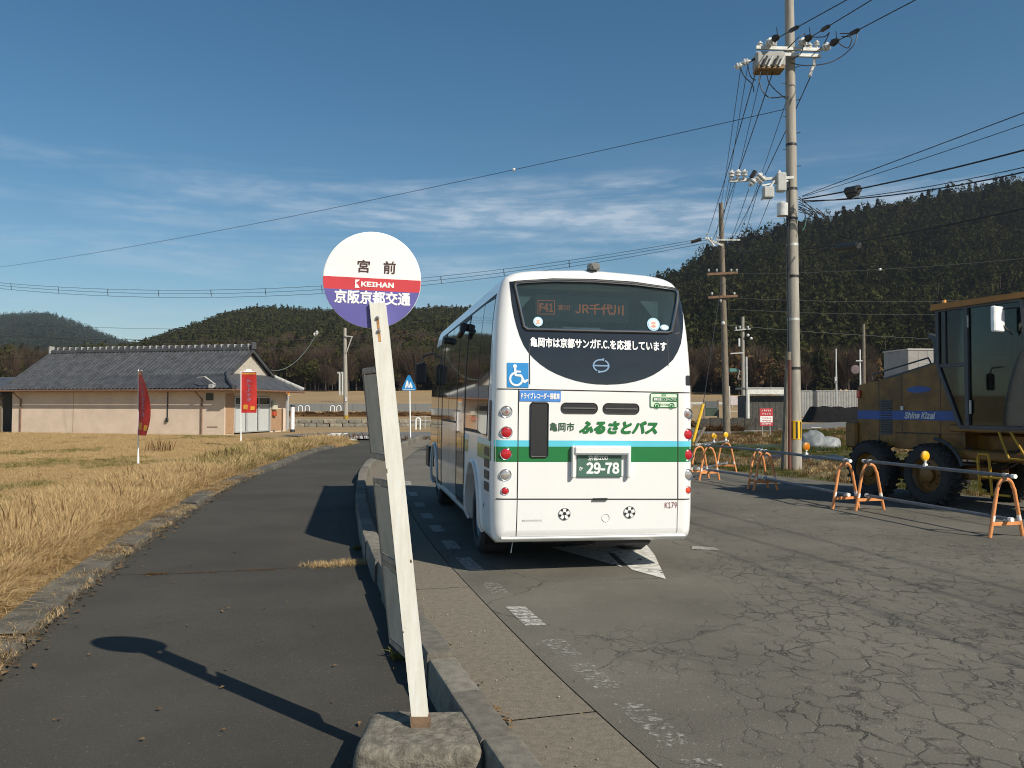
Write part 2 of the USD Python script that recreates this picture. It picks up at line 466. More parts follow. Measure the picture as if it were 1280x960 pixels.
# the land: one sheet to the horizon
ys = np.concatenate([np.linspace(-40, 60, 26), np.linspace(70, 260, 39), np.linspace(300, 3000, 28)])
xs = np.concatenate([np.linspace(-3000, -200, 15), np.linspace(-160, 160, 33), np.linspace(200, 3000, 15)])
X, Y = np.meshgrid(xs, ys)
Z = g(Y) - .05 + np.where((Y > 110), (meshkit.fbm(np.stack([X / 40, Y / 40, X * 0], -1)) - .5) * 1.2, 0)
i, j = np.meshgrid(np.arange(len(ys) - 1), np.arange(len(xs) - 1), indexing='ij')
n = len(xs)
solo('ground', (np.stack([X, Y, Z], -1).reshape(-1, 3), np.stack([i * n + j, i * n + j + 1, (i + 1) * n + j + 1, (i + 1) * n + j], -1).reshape(-1, 4)), M_land, kind='structure', smooth=True)

# left field ground and right verge ground
edge = np.column_stack([PATH_L(yy), yy])[yy <= 37]
field = Polygon([(-70, -10), *map(tuple, np.column_stack([PATH_L(yy), yy])[yy <= 38]), (-11, 41.5), (-16.2, 46), (-45, 56), (-70, 60)])
solo('field_soil', sheet(field, -.03, 6.), M_soil, kind='structure')
rr = np.column_stack([RIGHT(yy), yy])
verge = Polygon([*map(tuple, rr[yy >= 7]), (2.6, 45), (11.5, 49.5), (34, 74), (70, 74), (70, -5), (12, -5), *[(RIGHT(t) + .0, t) for t in (0., 4.)]])
solo('verge_soil', sheet(verge.buffer(0), -.022, 5.), M_verge, kind='structure')

# road
gut_r = shifted(KERB, KW + .64, yy)
kerb_r = shifted(KERB, KW - .02, yy)
road = thing('road', kind='structure')
rp = Polygon([*map(tuple, gut_r), (-4.6, 47.5), (2.4, 60), *map(tuple, rr[::-1])]).buffer(0)
part(road, 'asphalt_surface', sheet(rp, 0, 3.), M_road, kind='structure')
side = Polygon([(-8.1, 42), (-4.6, 41.5), (-4.3, 46.6), (2.6, 46.2), (9, 47), (13, 50), (36, 74), (60, 92), (58, 98), (34, 82), (11, 57), (2, 54.5), (-6, 53), (-11.5, 51.5), (-13.2, 47)])
part(road, 'side_road_surface', sheet(side.buffer(0), .006, 3.), mat('pale_asphalt', (.13, .125, .115), .9, var=.18, scale=1.5), kind='structure')


def ragged(poly, seed, lo=.42, cell=.010):
    """Worn paint: what is left of a painted area once flecks have gone."""
    b = poly.bounds
    gx, gy = np.meshgrid(np.arange(b[0], b[2], cell), np.arange(b[1], b[3], cell))
    keep = meshkit.fbm(np.stack([gx * 20, gy * 11, gx * 0 + seed], -1), 3, seed) > lo
    u = shapely.union_all(shapely.box(gx[keep], gy[keep], gx[keep] + cell, gy[keep] + cell)).intersection(poly)
    return u.buffer(.004).buffer(-.004).simplify(.004)


def faded(name, lo, hi, top):
    """Road paint worn through to the asphalt in a fine irregular pattern."""
    MC[name] = usdkit.material(stage, '/World/Looks/' + name, {
        'g': ('geometry', {}), 'n': ('noise_texture', {'scale': 24., 'detail': 6., 'roughness': .72}), 'r': ('rgb_ramp', {'ramp': [(0, (0, 0, 0)), (lo, (0, 0, 0)), (hi, (top,) * 3), (1, (top,) * 3)]}),
        't': ('transparent_bsdf', {}), 'p': ('principled_bsdf', {'base_color': (.50, .49, .45), 'roughness': .8}), 'm': ('mix_closure', {})},
        [('g.position', 'n.vector'), ('n.fac', 'r.fac'), ('r.color', 'm.fac'), ('t.BSDF', 'm.closure1'), ('p.BSDF', 'm.closure2')], surface='m.closure')
    return MC[name]


F1, F2 = faded('faded_paint', .40, .56, .85), faded('nearly_gone_paint', .50, .66, .6)
line_at = lambda t, d: shifted(KERB, KW + .64 + .13 + d, [t])[0]
for t0, t1, m_ in ((2.9, 3.5, F2), (3.72, 4.3, F2), (4.55, 5.05, F2), (5.2, 5.6, F2), (5.95, 6.55, F1), (7.0, 7.5, F2), (8.05, 8.75, F1), (9.3, 9.9, F1), (10.6, 11.2, F1), (11.9, 12.5, F1), (13.3, 13.9, F1), (14.9, 15.6, F1), (17, 18, F1)):
    bars = unary_union([Polygon([line_at(a, 0), line_at(a + .075, 0), line_at(a + .045, .15), line_at(a - .03, .15)]) for a in np.arange(t0, t1, .10)])
    part(road, 'edge_line_dash', sheet(bars.buffer(.004), .005), m_)
mark = Polygon([(1.45, 7.85), (1.56, 9.1), (1.66, 12.2), (1.2, 12.2), (1.15, 9.9), (.45, 9.6)])
mark = mark.difference(LineString([(1.05, 7.6), (1.16, 8.3), (1.1, 9.2)]).buffer(.035)).difference(LineString([(1.2, 8.45), (1.55, 8.2)]).buffer(.006))
part(road, 'arrow_marking', sheet(ragged(mark, 5, .22, .025), .005), mat('white_road_paint', (.55, .54, .5), .7, var=.25, scale=14.))
part(road, 'right_dash', sheet(Polygon([(2.05, 9.5), (2.35, 9.4), (2.33, 9.6), (2.1, 9.7)]), .005), M_paint)
for px0, px1, py0, py1 in ((415, 436, 541.5, 545), (443, 472, 545.5, 550.5)):
    c = []
    for px, py in ((px0 - 8, py1), (px1 - 8, py1), (px1, py0), (px0, py0)):
        D = FPX * EYE / (py - 508)
        c.append(((px - 640) / FPX * D, D))
    part(road, 'crossing_stripe', sheet(Polygon(c), .012), mat('bright_road_paint', (.7, .7, .66), .7))
for px0, px1, py in ((1010, 1022, 535), (1055, 1068, 534.5), (935, 948, 537.6)):
    D = FPX * EYE / (py - 508)
    c = [((px0 - 640) / FPX * D, D - .5), ((px1 - 640) / FPX * D, D - .5), ((px1 - 630) / FPX * D, D + .8), ((px0 - 630) / FPX * D, D + .8)]
    part(road, 'side_road_dash', sheet(Polygon(c), .012), MC['bright_road_paint'])

# gutter slabs beside the kerb, cast in lengths
gutter = thing('gutter', kind='structure')
cuts = [-3, .4, 2.3, 4.22, 7.3, 10.4, 13.5, 17, 22, 28, 36, 46]
for a, b in zip(cuts[:-1], cuts[1:]):
    t = np.linspace(a + .006, b - .006, 10)
    L, R = shifted(KERB, KW - .02, t), shifted(KERB, KW + .628, t)
    v = np.vstack([np.column_stack([L, np.full(10, .010)]), np.column_stack([R, np.full(10, .004)])])
    f = np.array([[10 + q, 11 + q, 1 + q, q] for q in range(9)])
    part(gutter, 'gutter_slab', (v, f), M_gutter, smooth=True)
# leaf litter and grit lying in the gutter
def litter(name, label, cat_, n, place, col, size):
    ms = []
    for q in range(n):
        x, y = place(q)
        s = size * rng.uniform(.5, 1.5)
        tri = trimesh.Trimesh(np.array([[-s, 0, 0], [s, -.25 * s, .3 * s], [.2 * s, .5 * s, .5 * s], [0, -.4 * s, .25 * s]]) , [[0, 1, 2], [0, 3, 1]], process=False)
        tri.apply_transform(trimesh.transformations.rotation_matrix(rng.uniform(0, 6.28), [0, 0, 1]))
        tri.apply_translation((x, y, .024 + g(y)))
        ms.append(tri)
    solo(name, ms, col, label, cat_, kind='stuff', smooth=False)


def stones(n, place, size):
    ms = []
    for q in range(n):
        m = trimesh.creation.icosphere(0, size * rng.uniform(.4, 1.4))
        m.vertices *= rng.uniform(.6, 1.2, 3)
        x, y = place(q)
        m.apply_translation((x, y, .012))
        ms.append(m)
    return ms


solo('grit', stones(260, lambda q: shifted(KERB, KW + rng.beta(1, 2.2) * .6, [rng.uniform(2.6, 11)])[0], .005), mat('grit_stone', (.22, .19, .15), .9, var=.5, scale=30.), 'loose grit and pebbles lying in the concrete gutter', 'grit', kind='stuff', smooth=False)
litter('leaf_litter', 'dry dead leaves and twigs gathered along the foot of the kerb', 'leaf litter', 260,
       lambda q: shifted(KERB, KW + abs(rng.normal(0, .05)) + .01, [4.25 + rng.normal(0, .09) if q < 120 else rng.uniform(3, 12)])[0], mat('dead_leaf', (.13, .075, .03), .9, var=.5, scale=25.), .022)

# path
path = thing('path', kind='structure')
PT = yy[(yy <= 42)]
Lp = np.column_stack([PATH_L(PT), PT])
Rp = shifted(KERB, .02, PT)
cut = 7.95
for nm, sel in (('near_path_surface', None), ):
    poly = Polygon([*map(tuple, Lp), *map(tuple, Rp[::-1])]).buffer(0)
    crack = unary_union([LineString([(-5, 7.9), (-3.4, 8.02), (-3.0, 8.1), (-2.4, 8.3), (-1.9, 8.45), (-1, 8.62)]).buffer(.006)])
    part(path, 'path_surface', sheet(poly.difference(crack), .012, 2.), M_path, kind='structure')
litter('path_leaves', 'scattered small dead leaves lying on the dark path', 'leaf litter', 110,
       lambda q: (lambda y: (float(PATH_L(y) + (KERB(y) - PATH_L(y)) * rng.uniform()), y))(2.8 + 14 * rng.uniform() ** 1.5), MC['dead_leaf'], .016)
# low concrete edging along the field
edging = thing('edging', kind='structure')
t0 = -2.
while t0 < 31:
    t1 = t0 + rng.uniform(1.7, 2.1)
    t = np.linspace(t0 + .01, t1 - .01, 5)
    inn, out = shifted(PATH_L, -.02, t), shifted(PATH_L, -.30, t)
    h = .085 + rng.uniform(-.012, .012)
    v = np.vstack([np.column_stack([inn, np.full(5, -.02)]), np.column_stack([inn + (-.012, 0), np.full(5, h - .012)]), np.column_stack([inn + (-.03, 0), np.full(5, h)]), np.column_stack([out, np.full(5, h + .01)]), np.column_stack([out, np.full(5, -.04)])])
    f = [[a * 5 + q, (a + 1) * 5 + q, (a + 1) * 5 + q + 1, a * 5 + q + 1] for a in range(4) for q in range(4)]
    part(edging, 'edging_slab', (v, np.array(f)[:, ::-1]), mat('edging_concrete', (.10, .09, .07), .9, var=.45, scale=4., bump=.5, bscale=60.), smooth=25)
    t0 = t1

# kerb, block by block
kerb = thing('kerb', kind='structure')
M_k = [mat(f'kerb_concrete_{w}', tuple(np.array((.150, .136, .110)) * f_), .9, var=.22, scale=16., bump=.3, bscale=90.) for w, f_ in (('grey', 1.), ('dark', .82), ('pale', 1.18))]
HK = .225
prof = np.array([[.0, -.03], [.006, HK - .014], [.012, HK - .004], [.022, HK], [KW - .045, HK], [KW - .030, HK - .006], [KW - .010, HK - .04], [KW, -.03]])
t0 = -1.0
q = 0
while t0 < 40:
    L = .6 if t0 < 20 else 1.2
    slope = float(KERB.derivative()(t0))
    t1 = t0 + L / math.sqrt(1 + slope ** 2)
    t = np.linspace(t0 + .007, t1 - .007, 4)
    drop = np.interp(t, [15.4, 15.9, 17.0, 17.6], [0, -.10, -.10, 0])
    dx, dz = rng.normal(0, .006), rng.normal(0, .007)
    v = []
    for a, zz in prof:
        pt = shifted(KERB, a + dx, t)
        zv = np.where(zz > 0, zz + dz + drop, zz)
        v.append(np.column_stack([pt, zv]))
    nP = len(prof)
    v = np.vstack(v)
    f = [[a * 4 + c_, a * 4 + c_ + 1, (a + 1) * 4 + c_ + 1, (a + 1) * 4 + c_] for a in range(nP - 1) for c_ in range(3)]
    tri = np.vstack([np.array(f)[:, [0, 1, 2]], np.array(f)[:, [0, 2, 3]], [[0, 4 * a, 4 * (a + 1)] for a in range(1, nP - 1)], [[3, 4 * (a + 1) + 3, 4 * a + 3] for a in range(1, nP - 1)]])
    part(kerb, 'kerb_block', (v, tri[:, ::-1]), M_k[int(rng.integers(0, 3))], smooth=24)
    t0 = t1
    q += 1

# ------------------------------------------------------------------ dry grass
GR = [leafmat('straw_blade', (.45, .31, .145), (.72, .545, .31)), leafmat('dull_green_blade', (.13, .13, .035), (.36, .31, .11)), leafmat('brown_stalk', (.10, .055, .025), (.22, .13, .06))]


def clump(n, h, spread, lean, w=.006):
    """A tuft of bent blades."""
    V, F = [], []
    for q in range(n):
        a = rng.uniform(0, 6.283)
        b = np.array([math.cos(a), math.sin(a), 0]) * spread * math.sqrt(rng.uniform(0, 1))
        a2 = a + rng.normal(0, 1.3)
        d = np.array([math.cos(a2), math.sin(a2), 0]) * lean * rng.uniform(.2, 1.4)
        H = h * rng.uniform(.5, 1.15)
        s = np.array([-d[1], d[0], 0])
        s = s / (np.linalg.norm(s) + 1e-9) * w * rng.uniform(.6, 1.4)
        p0, p1, p2 = b, b + d * H * .45 + (0, 0, H * .6), b + d * H * 1.25 + (0, 0, H * (1 - .3 * np.linalg.norm(d)))
        k0 = len(V)
        V += [p0 - s, p0 + s, p1 + s * .8, p1 - s * .8, p2]
        F += [[k0, k0 + 1, k0 + 2], [k0, k0 + 2, k0 + 3], [k0 + 3, k0 + 2, k0 + 4]]
    return trimesh.Trimesh(np.array(V), F, process=False)


pos, sc, ix = [], [], []


def plant(n, y0, y1, s0, s1, lo_x=-.66):
    y = y0 + (y1 - y0) * rng.uniform(0, 1, n * 2) ** .8
    hi = PATH_L(np.minimum(y, 38)) - np.where(y < 33, .52, .1)
    x = lo_x * y - 1.0 + (hi - lo_x * y + 1.0) * rng.uniform(0, 1, n * 2)
    ok = (x < hi) & shapely.contains_xy(field, x, y)
    x, y = x[ok][:n], y[ok][:n]
    m_ = len(x)
    e = PATH_L(np.minimum(y, 38)) - x
    mown = meshkit.fbm(np.stack([x * .12, y * .12, x * 0 + 3.], -1), 3)
    s = rng.uniform(s0, s1, m_) * np.where(e < .85, .68, np.where(e < 2.4, 1.35, .82 + .4 * (mown - .5))) * np.where(e > 2.5, .5, 1)
    green = meshkit.fbm(np.stack([x * .5, y * .35, x * 0 + 1.], -1), 3)
    r = rng.uniform(0, 1, m_)
    k_ = np.where((green > np.where(e < 3.5, .50, .62)) & (r < .62), 3 + rng.integers(0, 2, m_), np.where(r > .9965, 5, rng.integers(0, 3, m_)))
    pos.extend(np.column_stack([x, y, np.full(m_, -.035)])), sc.extend(s), ix.extend(k_)


plant(4200, 2.5, 8, .7, 1.1)
plant(10000, 8, 14, .8, 1.2)
plant(13000, 14, 26, .85, 1.25)
plant(17000, 26, 57, 1.0, 1.5)
pos = np.array(pos)
scatter('/World/dry_grass', [[(clump(44, .21, .28, 1.1, .0042), GR[0])], [(clump(44, .17, .30, 1.5, .0045), GR[0])], [(clump(40, .25, .24, .8, .004), GR[0])], [(clump(40, .17, .25, 1.1, .0045), GR[1])], [(clump(34, .22, .22, .9, .0045), GR[1])], [(clump(9, .40, .06, .3, .004), GR[2])]],
        pos, rng.uniform(0, 6.28, len(pos)), np.array(sc), 'dry straw coloured grass filling the field left of the path', 'grass', idx=ix)
# dry grass fallen over the edging and across the joint of the path
pos, sc, ix = [], [], []
for q in range(2400):
    y = rng.uniform(3, 20)
    dens = meshkit.fbm(np.array([[y * .9, 0, 7.]]), 3)[0]
    if rng.uniform() > (dens - .22) * 2.2:
        continue
    pos.append((PATH_L(y) - rng.uniform(.02, .36) + 0, y, .075)); sc.append(rng.uniform(.25, .5)); ix.append(int(rng.uniform() < .35))
for q in range(70):
    u = rng.uniform()
    pos.append((-1.95 + u * .75 - .1, 8.42 + u * .25 + rng.normal(0, .05), .013)); sc.append(rng.uniform(.3, .55)); ix.append(0)
for q in range(26):
    u = rng.uniform() ** 2
    pos.append((-3.5 + u * 1.4, 8.0 + u * .3, .013)); sc.append(rng.uniform(.15, .3)); ix.append(1)
scatter('/World/fallen_grass', [[(clump(22, .12, .22, 1.9, .004), GR[0])], [(clump(22, .10, .2, 1.8, .005), GR[2])]], pos, rng.uniform(0, 6.28, len(pos)), np.array(sc), 'wisps of dead grass fallen across the edging and path joint', 'dead grass', idx=ix)
litter('edging_litter', 'dark dead leaves and soil gathered in patches on the low field edging', 'leaf litter', 2600,
       lambda q: (lambda y: (float(PATH_L(y)) - rng.normal(.14, .11) * 1.0, y))(2.5 + 17 * rng.uniform() ** 1.3), mat('brown_leaf', (.10, .06, .028), .95, var=.5, scale=20.), .026)
# right verge
y = rng.uniform(14, 74, 30000)
x = 2.5 + rng.uniform(0, 1, 30000) * (.66 * y - .5)
ok = shapely.contains_xy(verge, x, y) & ~shapely.contains_xy(side, x, y)
x, y = x[ok][:9000], y[ok][:9000]
green = meshkit.fbm(np.stack([x * .35, y * .2, x * 0 + 5.], -1), 3)
pos = np.column_stack([x, y, g(y) - .03])
sc = rng.uniform(.35, .8, len(x)) * np.where(y < 30, 1, 1.4)
ix = np.where(green > .5, 1, np.where(rng.uniform(0, 1, len(x)) < .25, 0, 2))
scatter('/World/verge_grass', [[(clump(26, .2, .2, .9), GR[0])], [(clump(28, .2, .22, .9), leafmat('verge_green', (.05, .06, .012), (.16, .15, .04)))], [(clump(20, .24, .2, .9), GR[2])]], pos, rng.uniform(0, 6.28, len(pos)), np.array(sc), 'short patchy brown and green grass on the verge right of the road', 'grass', idx=ix)
# green weed in the shade of the kerb
for (px, py, D, s) in ((497, 827, 5.35, 1.), (455, 688, 9.4, .9)):
    x = float(KERB(D)) - .06
    solo('kerb_weed', clump(26, .07 * s, .05, .9, .009).apply_translation((x, D, .012)), GR[1], 'small green weed at the kerb foot ' + ('beside the leaning post' if D < 6 else 'near the bus shadow edge'), 'weed', smooth=False)
for k_, (px, D) in enumerate(((288, 24.), (200, 30.))):
    x = (px - 640) / FPX * D
    pts = [clump(40, .55, .5, .6, .012)]
    solo('dead_weed', cat(pts).apply_translation((x, D, 0)), GR[2], ('dark brown dead weed clump standing in the dry grass before the hanging red banner', 'thin brown dead weed in the dry grass between the two red banners')[k_], 'weed', smooth=False)

# ------------------------------------------------------------------ hills and their woods
M_hill = mat('wooded_hill', (.035, .03, .014), 1., scale=.02, var2=(.06, .045, .02))


def conifer(n, seed, rbase=.24, crown0=.12):
    r = np.random.default_rng(seed)
    V, F = [], []
    for q in range(n):
        z = crown0 + (1 - crown0) * r.uniform() ** 1.25
        rad = rbase * (1 - z) ** .8 * r.uniform(.35, 1.1) + .012
        a = r.uniform(0, 6.283)
        c = np.array([math.cos(a) * rad, math.sin(a) * rad, z])
        s = (.075 * (1 - .55 * z)) * r.uniform(.7, 1.5)
        o = np.array([math.cos(a), math.sin(a), -.55 * r.uniform(.2, 1.4)])
        t = np.array([-math.sin(a), math.cos(a), r.uniform(-.4, .4)])
        u = np.array([0, 0, 1.]) * r.uniform(.1, .5)
        k0 = len(V)
        V += [c - t * s * .8 - o * s * .4, c + t * s * .8 - o * s * .4 + u * s, c + o * s * 1.2, c + u * s * 1.2 - t * s * .2]
        F += [[k0, k0 + 1, k0 + 2], [k0, k0 + 2, k0 + 3], [k0 + 1, k0 + 3, k0 + 2]]
    return trimesh.Trimesh(np.array(V), F, process=False)


def broadleaf(n, seed):
    r = np.random.default_rng(seed)
    V, F = [], []
    cs = r.normal(0, 1, (9, 3)) * (.17, .17, .15) + (0, 0, .62)
    for q in range(n):
        d = r.normal(0, 1, 3)
        d /= np.linalg.norm(d)
        c = cs[r.integers(0, 9)] + d * .16 * r.uniform(.6, 1)
        s = r.uniform(.02, .05)
        e = r.normal(0, 1, (3, 3)) * s
        k0 = len(V)
        V += [c + e[0], c + e[1], c + e[2]]
        F += [[k0, k0 + 1, k0 + 2]]
    return trimesh.Trimesh(np.array(V), F, process=False)


def bare(n, seed):
    """Leafless twigs spread in a vase shape."""
    r = np.random.default_rng(seed)
    V, F = [], []
    for q in range(n):
        a, u = r.uniform(0, 6.283), r.uniform() ** .5
        top = np.array([math.cos(a) * .32 * u, math.sin(a) * .32 * u, .55 + .45 * math.sqrt(max(0, 1 - u * u)) * r.uniform(.7, 1)])
        b = top * r.uniform(.35, .85) * (.6, .6, 1)
        w = .0045
        t = r.normal(0, 1, 3)
        t /= np.linalg.norm(t)
        k0 = len(V)
        V += [b - t * w, b + t * w, top + r.normal(0, .05, 3)]
        F += [[k0, k0 + 1, k0 + 2]]
    return trimesh.Trimesh(np.array(V), F, process=False)


L_ced = leafmat('cedar_needles', (.011, .014, .005), (.030, .030, .011), trans=.15)
L_mix = leafmat('mixed_leaves', (.028, .034, .011), (.080, .074, .028), trans=.2)
L_far = leafmat('far_leaves', (.022, .032, .016), (.05, .06, .026), trans=.2)
L_twig = leafmat('bare_twigs', (.05, .036, .026), (.13, .095, .065), trans=.1)
L_rust = leafmat('rust_leaves', (.08, .05, .022), (.15, .095, .045), trans=.2)
M_trunk = mat('tree_trunk', (.06, .042, .03), .95, var=.3)
TR = cyl((0, 0, 0), (0, 0, .85), .022, .006, 6)
CON = [[(conifer(230, 1), L_ced), (TR, M_trunk)], [(conifer(210, 2, .2), L_ced), (TR, M_trunk)], [(conifer(230, 3, .28, .05), L_ced), (TR, M_trunk)]]


def hill(name, ridge, foot_y, back, M, nv=26, steep=1.15, lump=6., seed=0):
    """A hill raised below a skyline. ridge: (px, py, y) of the ground under the skyline's trees; foot at foot_y."""
    R = np.array([P(*r) for r in ridge])
    u = np.linspace(0, len(R) - 1, 70)
    R = np.column_stack([np.interp(u, np.arange(len(R)), R[:, k]) for k in range(3)])
    fy = np.full(len(R), foot_y, float)
    Ft = np.column_stack([R[:, 0] * fy / R[:, 1], fy, g(fy) - 1])
    rows = []
    for t in np.linspace(0, 1, nv):
        w = t ** steep
        p = Ft * (1 - t) + R * t
        p[:, 2] = Ft[:, 2] * (1 - w) + R[:, 2] * w
        p[:, 2] += (meshkit.fbm(np.column_stack([p[:, 0] / 70, p[:, 1] / 70, p[:, 0] * 0]), 4, seed) - .5) * lump * 2 * math.sin(math.pi * min(t, .96))
        rows.append(p)
    for t in (.5, 1.):
        p = R.copy()
        p[:, :2] *= 1 + back * t / p[:, 1:2]
        p[:, 2] = R[:, 2] * (1 - .5 * t)
        rows.append(p)
    G = np.array(rows)
    a, b = np.meshgrid(np.arange(G.shape[0] - 1), np.arange(G.shape[1] - 1), indexing='ij')
    n_ = G.shape[1]
    solo(name, (G.reshape(-1, 3), np.stack([a * n_ + b, a * n_ + b + 1, (a + 1) * n_ + b + 1, (a + 1) * n_ + b], -1).reshape(-1, 4)), M, kind='structure', smooth=True)
    return G, nv


def on_hill(G, nv, n, t0=0., t1=1., u0=0., u1=1., jit=True):
    t = (t0 + (t1 - t0) * rng.uniform(0, 1, n)) * (nv - 1)
    u = (u0 + (u1 - u0) * rng.uniform(0, 1, n)) * (G.shape[1] - 1)
    a, b = np.minimum(t.astype(int), nv - 2), np.minimum(u.astype(int), G.shape[1] - 2)
    ft, fu = (t - a)[:, None], (u - b)[:, None]
    return (G[a, b] * (1 - ft) + G[a + 1, b] * ft) * (1 - fu) + (G[a, b + 1] * (1 - ft) + G[a + 1, b + 1] * ft) * fu


GH, nv = hill('right_hill', [(690, 440, 470), (760, 400, 465), (800, 385, 460), (840, 366, 455), (900, 331, 450), (960, 314, 450), (1000, 300, 450), (1060, 288, 450), (1100, 283, 450), (1150, 273, 450), (1200, 264, 445), (1280, 248, 440), (1400, 228, 430), (1560, 206, 420), (1800, 190, 400)], 205, 160, M_hill, lump=7., seed=4)
pp = np.vstack([on_hill(GH, nv, 7800), on_hill(GH, nv, 500, .96, 1.)])
L_dk = leafmat('evergreen_leaves', (.012, .015, .005), (.038, .034, .013), trans=.15)
mix_ = meshkit.fbm(pp / 40., 3)
ixs = np.where(rng.uniform(0, 1, len(pp)) < np.clip((mix_ - .38) * 4, .35, .85), 3 + rng.integers(0, 2, len(pp)), rng.integers(0, 3, len(pp)))
scatter('/World/cedar_forest', CON + [[(broadleaf(260, 21), L_dk), (TR, M_trunk)], [(broadleaf(240, 22), L_mix), (TR, M_trunk)]], pp, rng.uniform(0, 6.28, len(pp)), rng.gamma(30, .35, len(pp)) * np.where(ixs > 2, 1.0, 1), 'dense dark cedar forest covering the steep hill on the right', 'forest', idx=ixs)
GM, nv = hill('middle_hill', [(60, 470, 560), (130, 452, 560), (200, 434, 560), (270, 409, 560), (320, 397, 560), (400, 400, 560), (460, 405, 560), (540, 397, 560), (590, 398, 560), (640, 405, 550), (720, 425, 540), (800, 440, 530)], 235, 200, M_hill, lump=6., seed=9)
pp = np.vstack([on_hill(GM, nv, 7000, .10, 1.), on_hill(GM, nv, 500, .95, 1.)])
ixs = np.where(rng.uniform(0, 1, len(pp)) < .82, 0, rng.integers(1, 3, len(pp)))
scatter('/World/mixed_forest', [[(broadleaf(260, 5), L_mix), (TR, M_trunk)], [(conifer(220, 6, .3, .05), L_mix), (TR, M_trunk)], [(conifer(200, 7, .24), L_ced), (TR, M_trunk)]], pp, rng.uniform(0, 6.28, len(pp)), rng.uniform(6.5, 10.5, len(pp)), 'olive green mixed forest covering the low hill behind the house', 'forest', idx=ixs)
GF, nv = hill('far_hill', [(-420, 405, 1700), (-200, 390, 1700), (-80, 398, 1700), (0, 400, 1700), (40, 397, 1700), (66, 400, 1700), (100, 412, 1700), (140, 428, 1700), (200, 444, 1700), (300, 460, 1700)], 700, 600, mat('far_hillside', (.03, .036, .016), 1., scale=.01, var2=(.055, .055, .028)), lump=22., seed=2)
pp = on_hill(GF, nv, 8000)
scatter('/World/distant_forest', [[(broadleaf(120, 8), L_far)], [(conifer(90, 9, .34, .02), L_far)]], pp, rng.uniform(0, 6.28, len(pp)), rng.uniform(11, 19, len(pp)), 'hazy distant forest on the far left hill', 'forest')
# leafless wood and rusty scrub along the foot of the hills
GX = [np.column_stack([rng.uniform(-150, 10, 2300), 195 + rng.beta(1, 1.8, 2300) * 160]), np.column_stack([rng.uniform(25, 78, 420), 175 + rng.beta(1, 1.8, 420) * 70])]
xy = np.vstack(GX)
zz = g(xy[:, 1])
from scipy.spatial import cKDTree
for G_, n_ in ((GH, 26), (GM, 26)):
    pts = G_[:n_].reshape(-1, 3)
    d, k_ = cKDTree(pts[:, :2]).query(xy)
    zz = np.where(d < 9, np.maximum(zz, pts[k_, 2]), zz)
pp = np.column_stack([xy, zz - .3])
ixs = rng.choice([0, 0, 0, 0, 0, 0, 1, 2, 3, 3], len(pp))
scatter('/World/bare_woodland', [[(bare(520, 11), L_twig), (TR, M_trunk)], [(broadleaf(240, 12), L_rust), (TR, M_trunk)], [(conifer(220, 13), L_ced), (TR, M_trunk)], [(broadleaf(240, 14), L_mix), (TR, M_trunk)]], pp, rng.uniform(0, 6.28, len(pp)), rng.uniform(5, 12.5, len(pp)), 'leafless brown trees and evergreen scrub along the foot of the hills', 'woodland', idx=ixs)
# ------------------------------------------------------------------ the bus
M_white = mat('white_bus_paint', (.735, .735, .725), .28, var=.025, coat=.6, scale=1.1)
M_black = mat('black_bus_panel', (.012, .013, .015), .16, var=.2, coat=.7, scale=3.)
M_bglass = mat('dark_side_glass', (.006, .008, .008), .015, var=.1, coat=1.)
M_rubber = mat('rubber_black', (.014, .014, .014), .6, var=.2)
M_tyre = mat('tyre_rubber', (.02, .02, .02), .85, var=.3, bump=.3)
M_dark = mat('dark_plastic', (.018, .018, .02), .45, var=.2)
M_seam = mat('panel_gap', (.03, .018, .016), .8)
M_cyan = mat('cyan_stripe', (.10, .52, .66), .3, var=.02, coat=.5)
M_green = mat('green_stripe', (.008, .16, .045), .3, var=.03, coat=.5)
M_chrome = mat('chrome', (.75, .75, .75), .12, 1., var=.05)
M_steel = mat('dull_steel', (.35, .35, .36), .45, 1., var=.15)
M_red = mat('red_lens', (.42, .008, .015), .08, var=.15, coat=1.)
M_orange = mat('orange_lens', (.75, .06, .02), .1, var=.15, coat=1.)
M_clear = mat('clear_lens', (.48, .45, .43), .12, .6, var=.2, coat=1.)
M_blue = mat('blue_sign', (.02, .22, .52), .35, var=.05)
M_wht = mat('white_print', (.78, .78, .77), .4, var=.02)
M_grn = mat('green_print', (.012, .15, .035), .4, var=.05)
M_dgrn = mat('dark_green_print', (.03, .09, .045), .4)
M_dred = mat('dark_red_print', (.22, .03, .035), .4)

BO = np.array([.808, 8.12, 0.]); BH = math.radians(10.6); BR = math.radians(.7)
bus = thing('bus', 'white city minibus with green and cyan stripes stopped at the kerb', 'bus', BO, BH, ry=BR)
hw_f = Pchip([.30, .34, .42, .7, 1.3, 1.87, 2.34, 2.66, 2.80, 2.90, 2.955, 2.985, 3.0, 3.01], [.97, 1.0, 1.02, 1.03, 1.03, 1.02, 1.0, .966, .935, .885, .78, .60, .33, .12])
BZ = np.concatenate([np.linspace(.30, .5, 5), np.linspace(.6, 2.6, 34), np.linspace(2.64, 2.94, 12), [2.955, 2.97, 2.985, 2.995, 3.003, 3.01]])
BW = hw_f(BZ)
BPOLY = Polygon(np.vstack([np.column_stack([BW, BZ]), np.column_stack([-BW, BZ])[::-1]]))
lean = lambda z: .16 * np.clip((np.asarray(z, float) - 1.75) / 1.2, 0, 1) ** 1.6
RR_ = .13


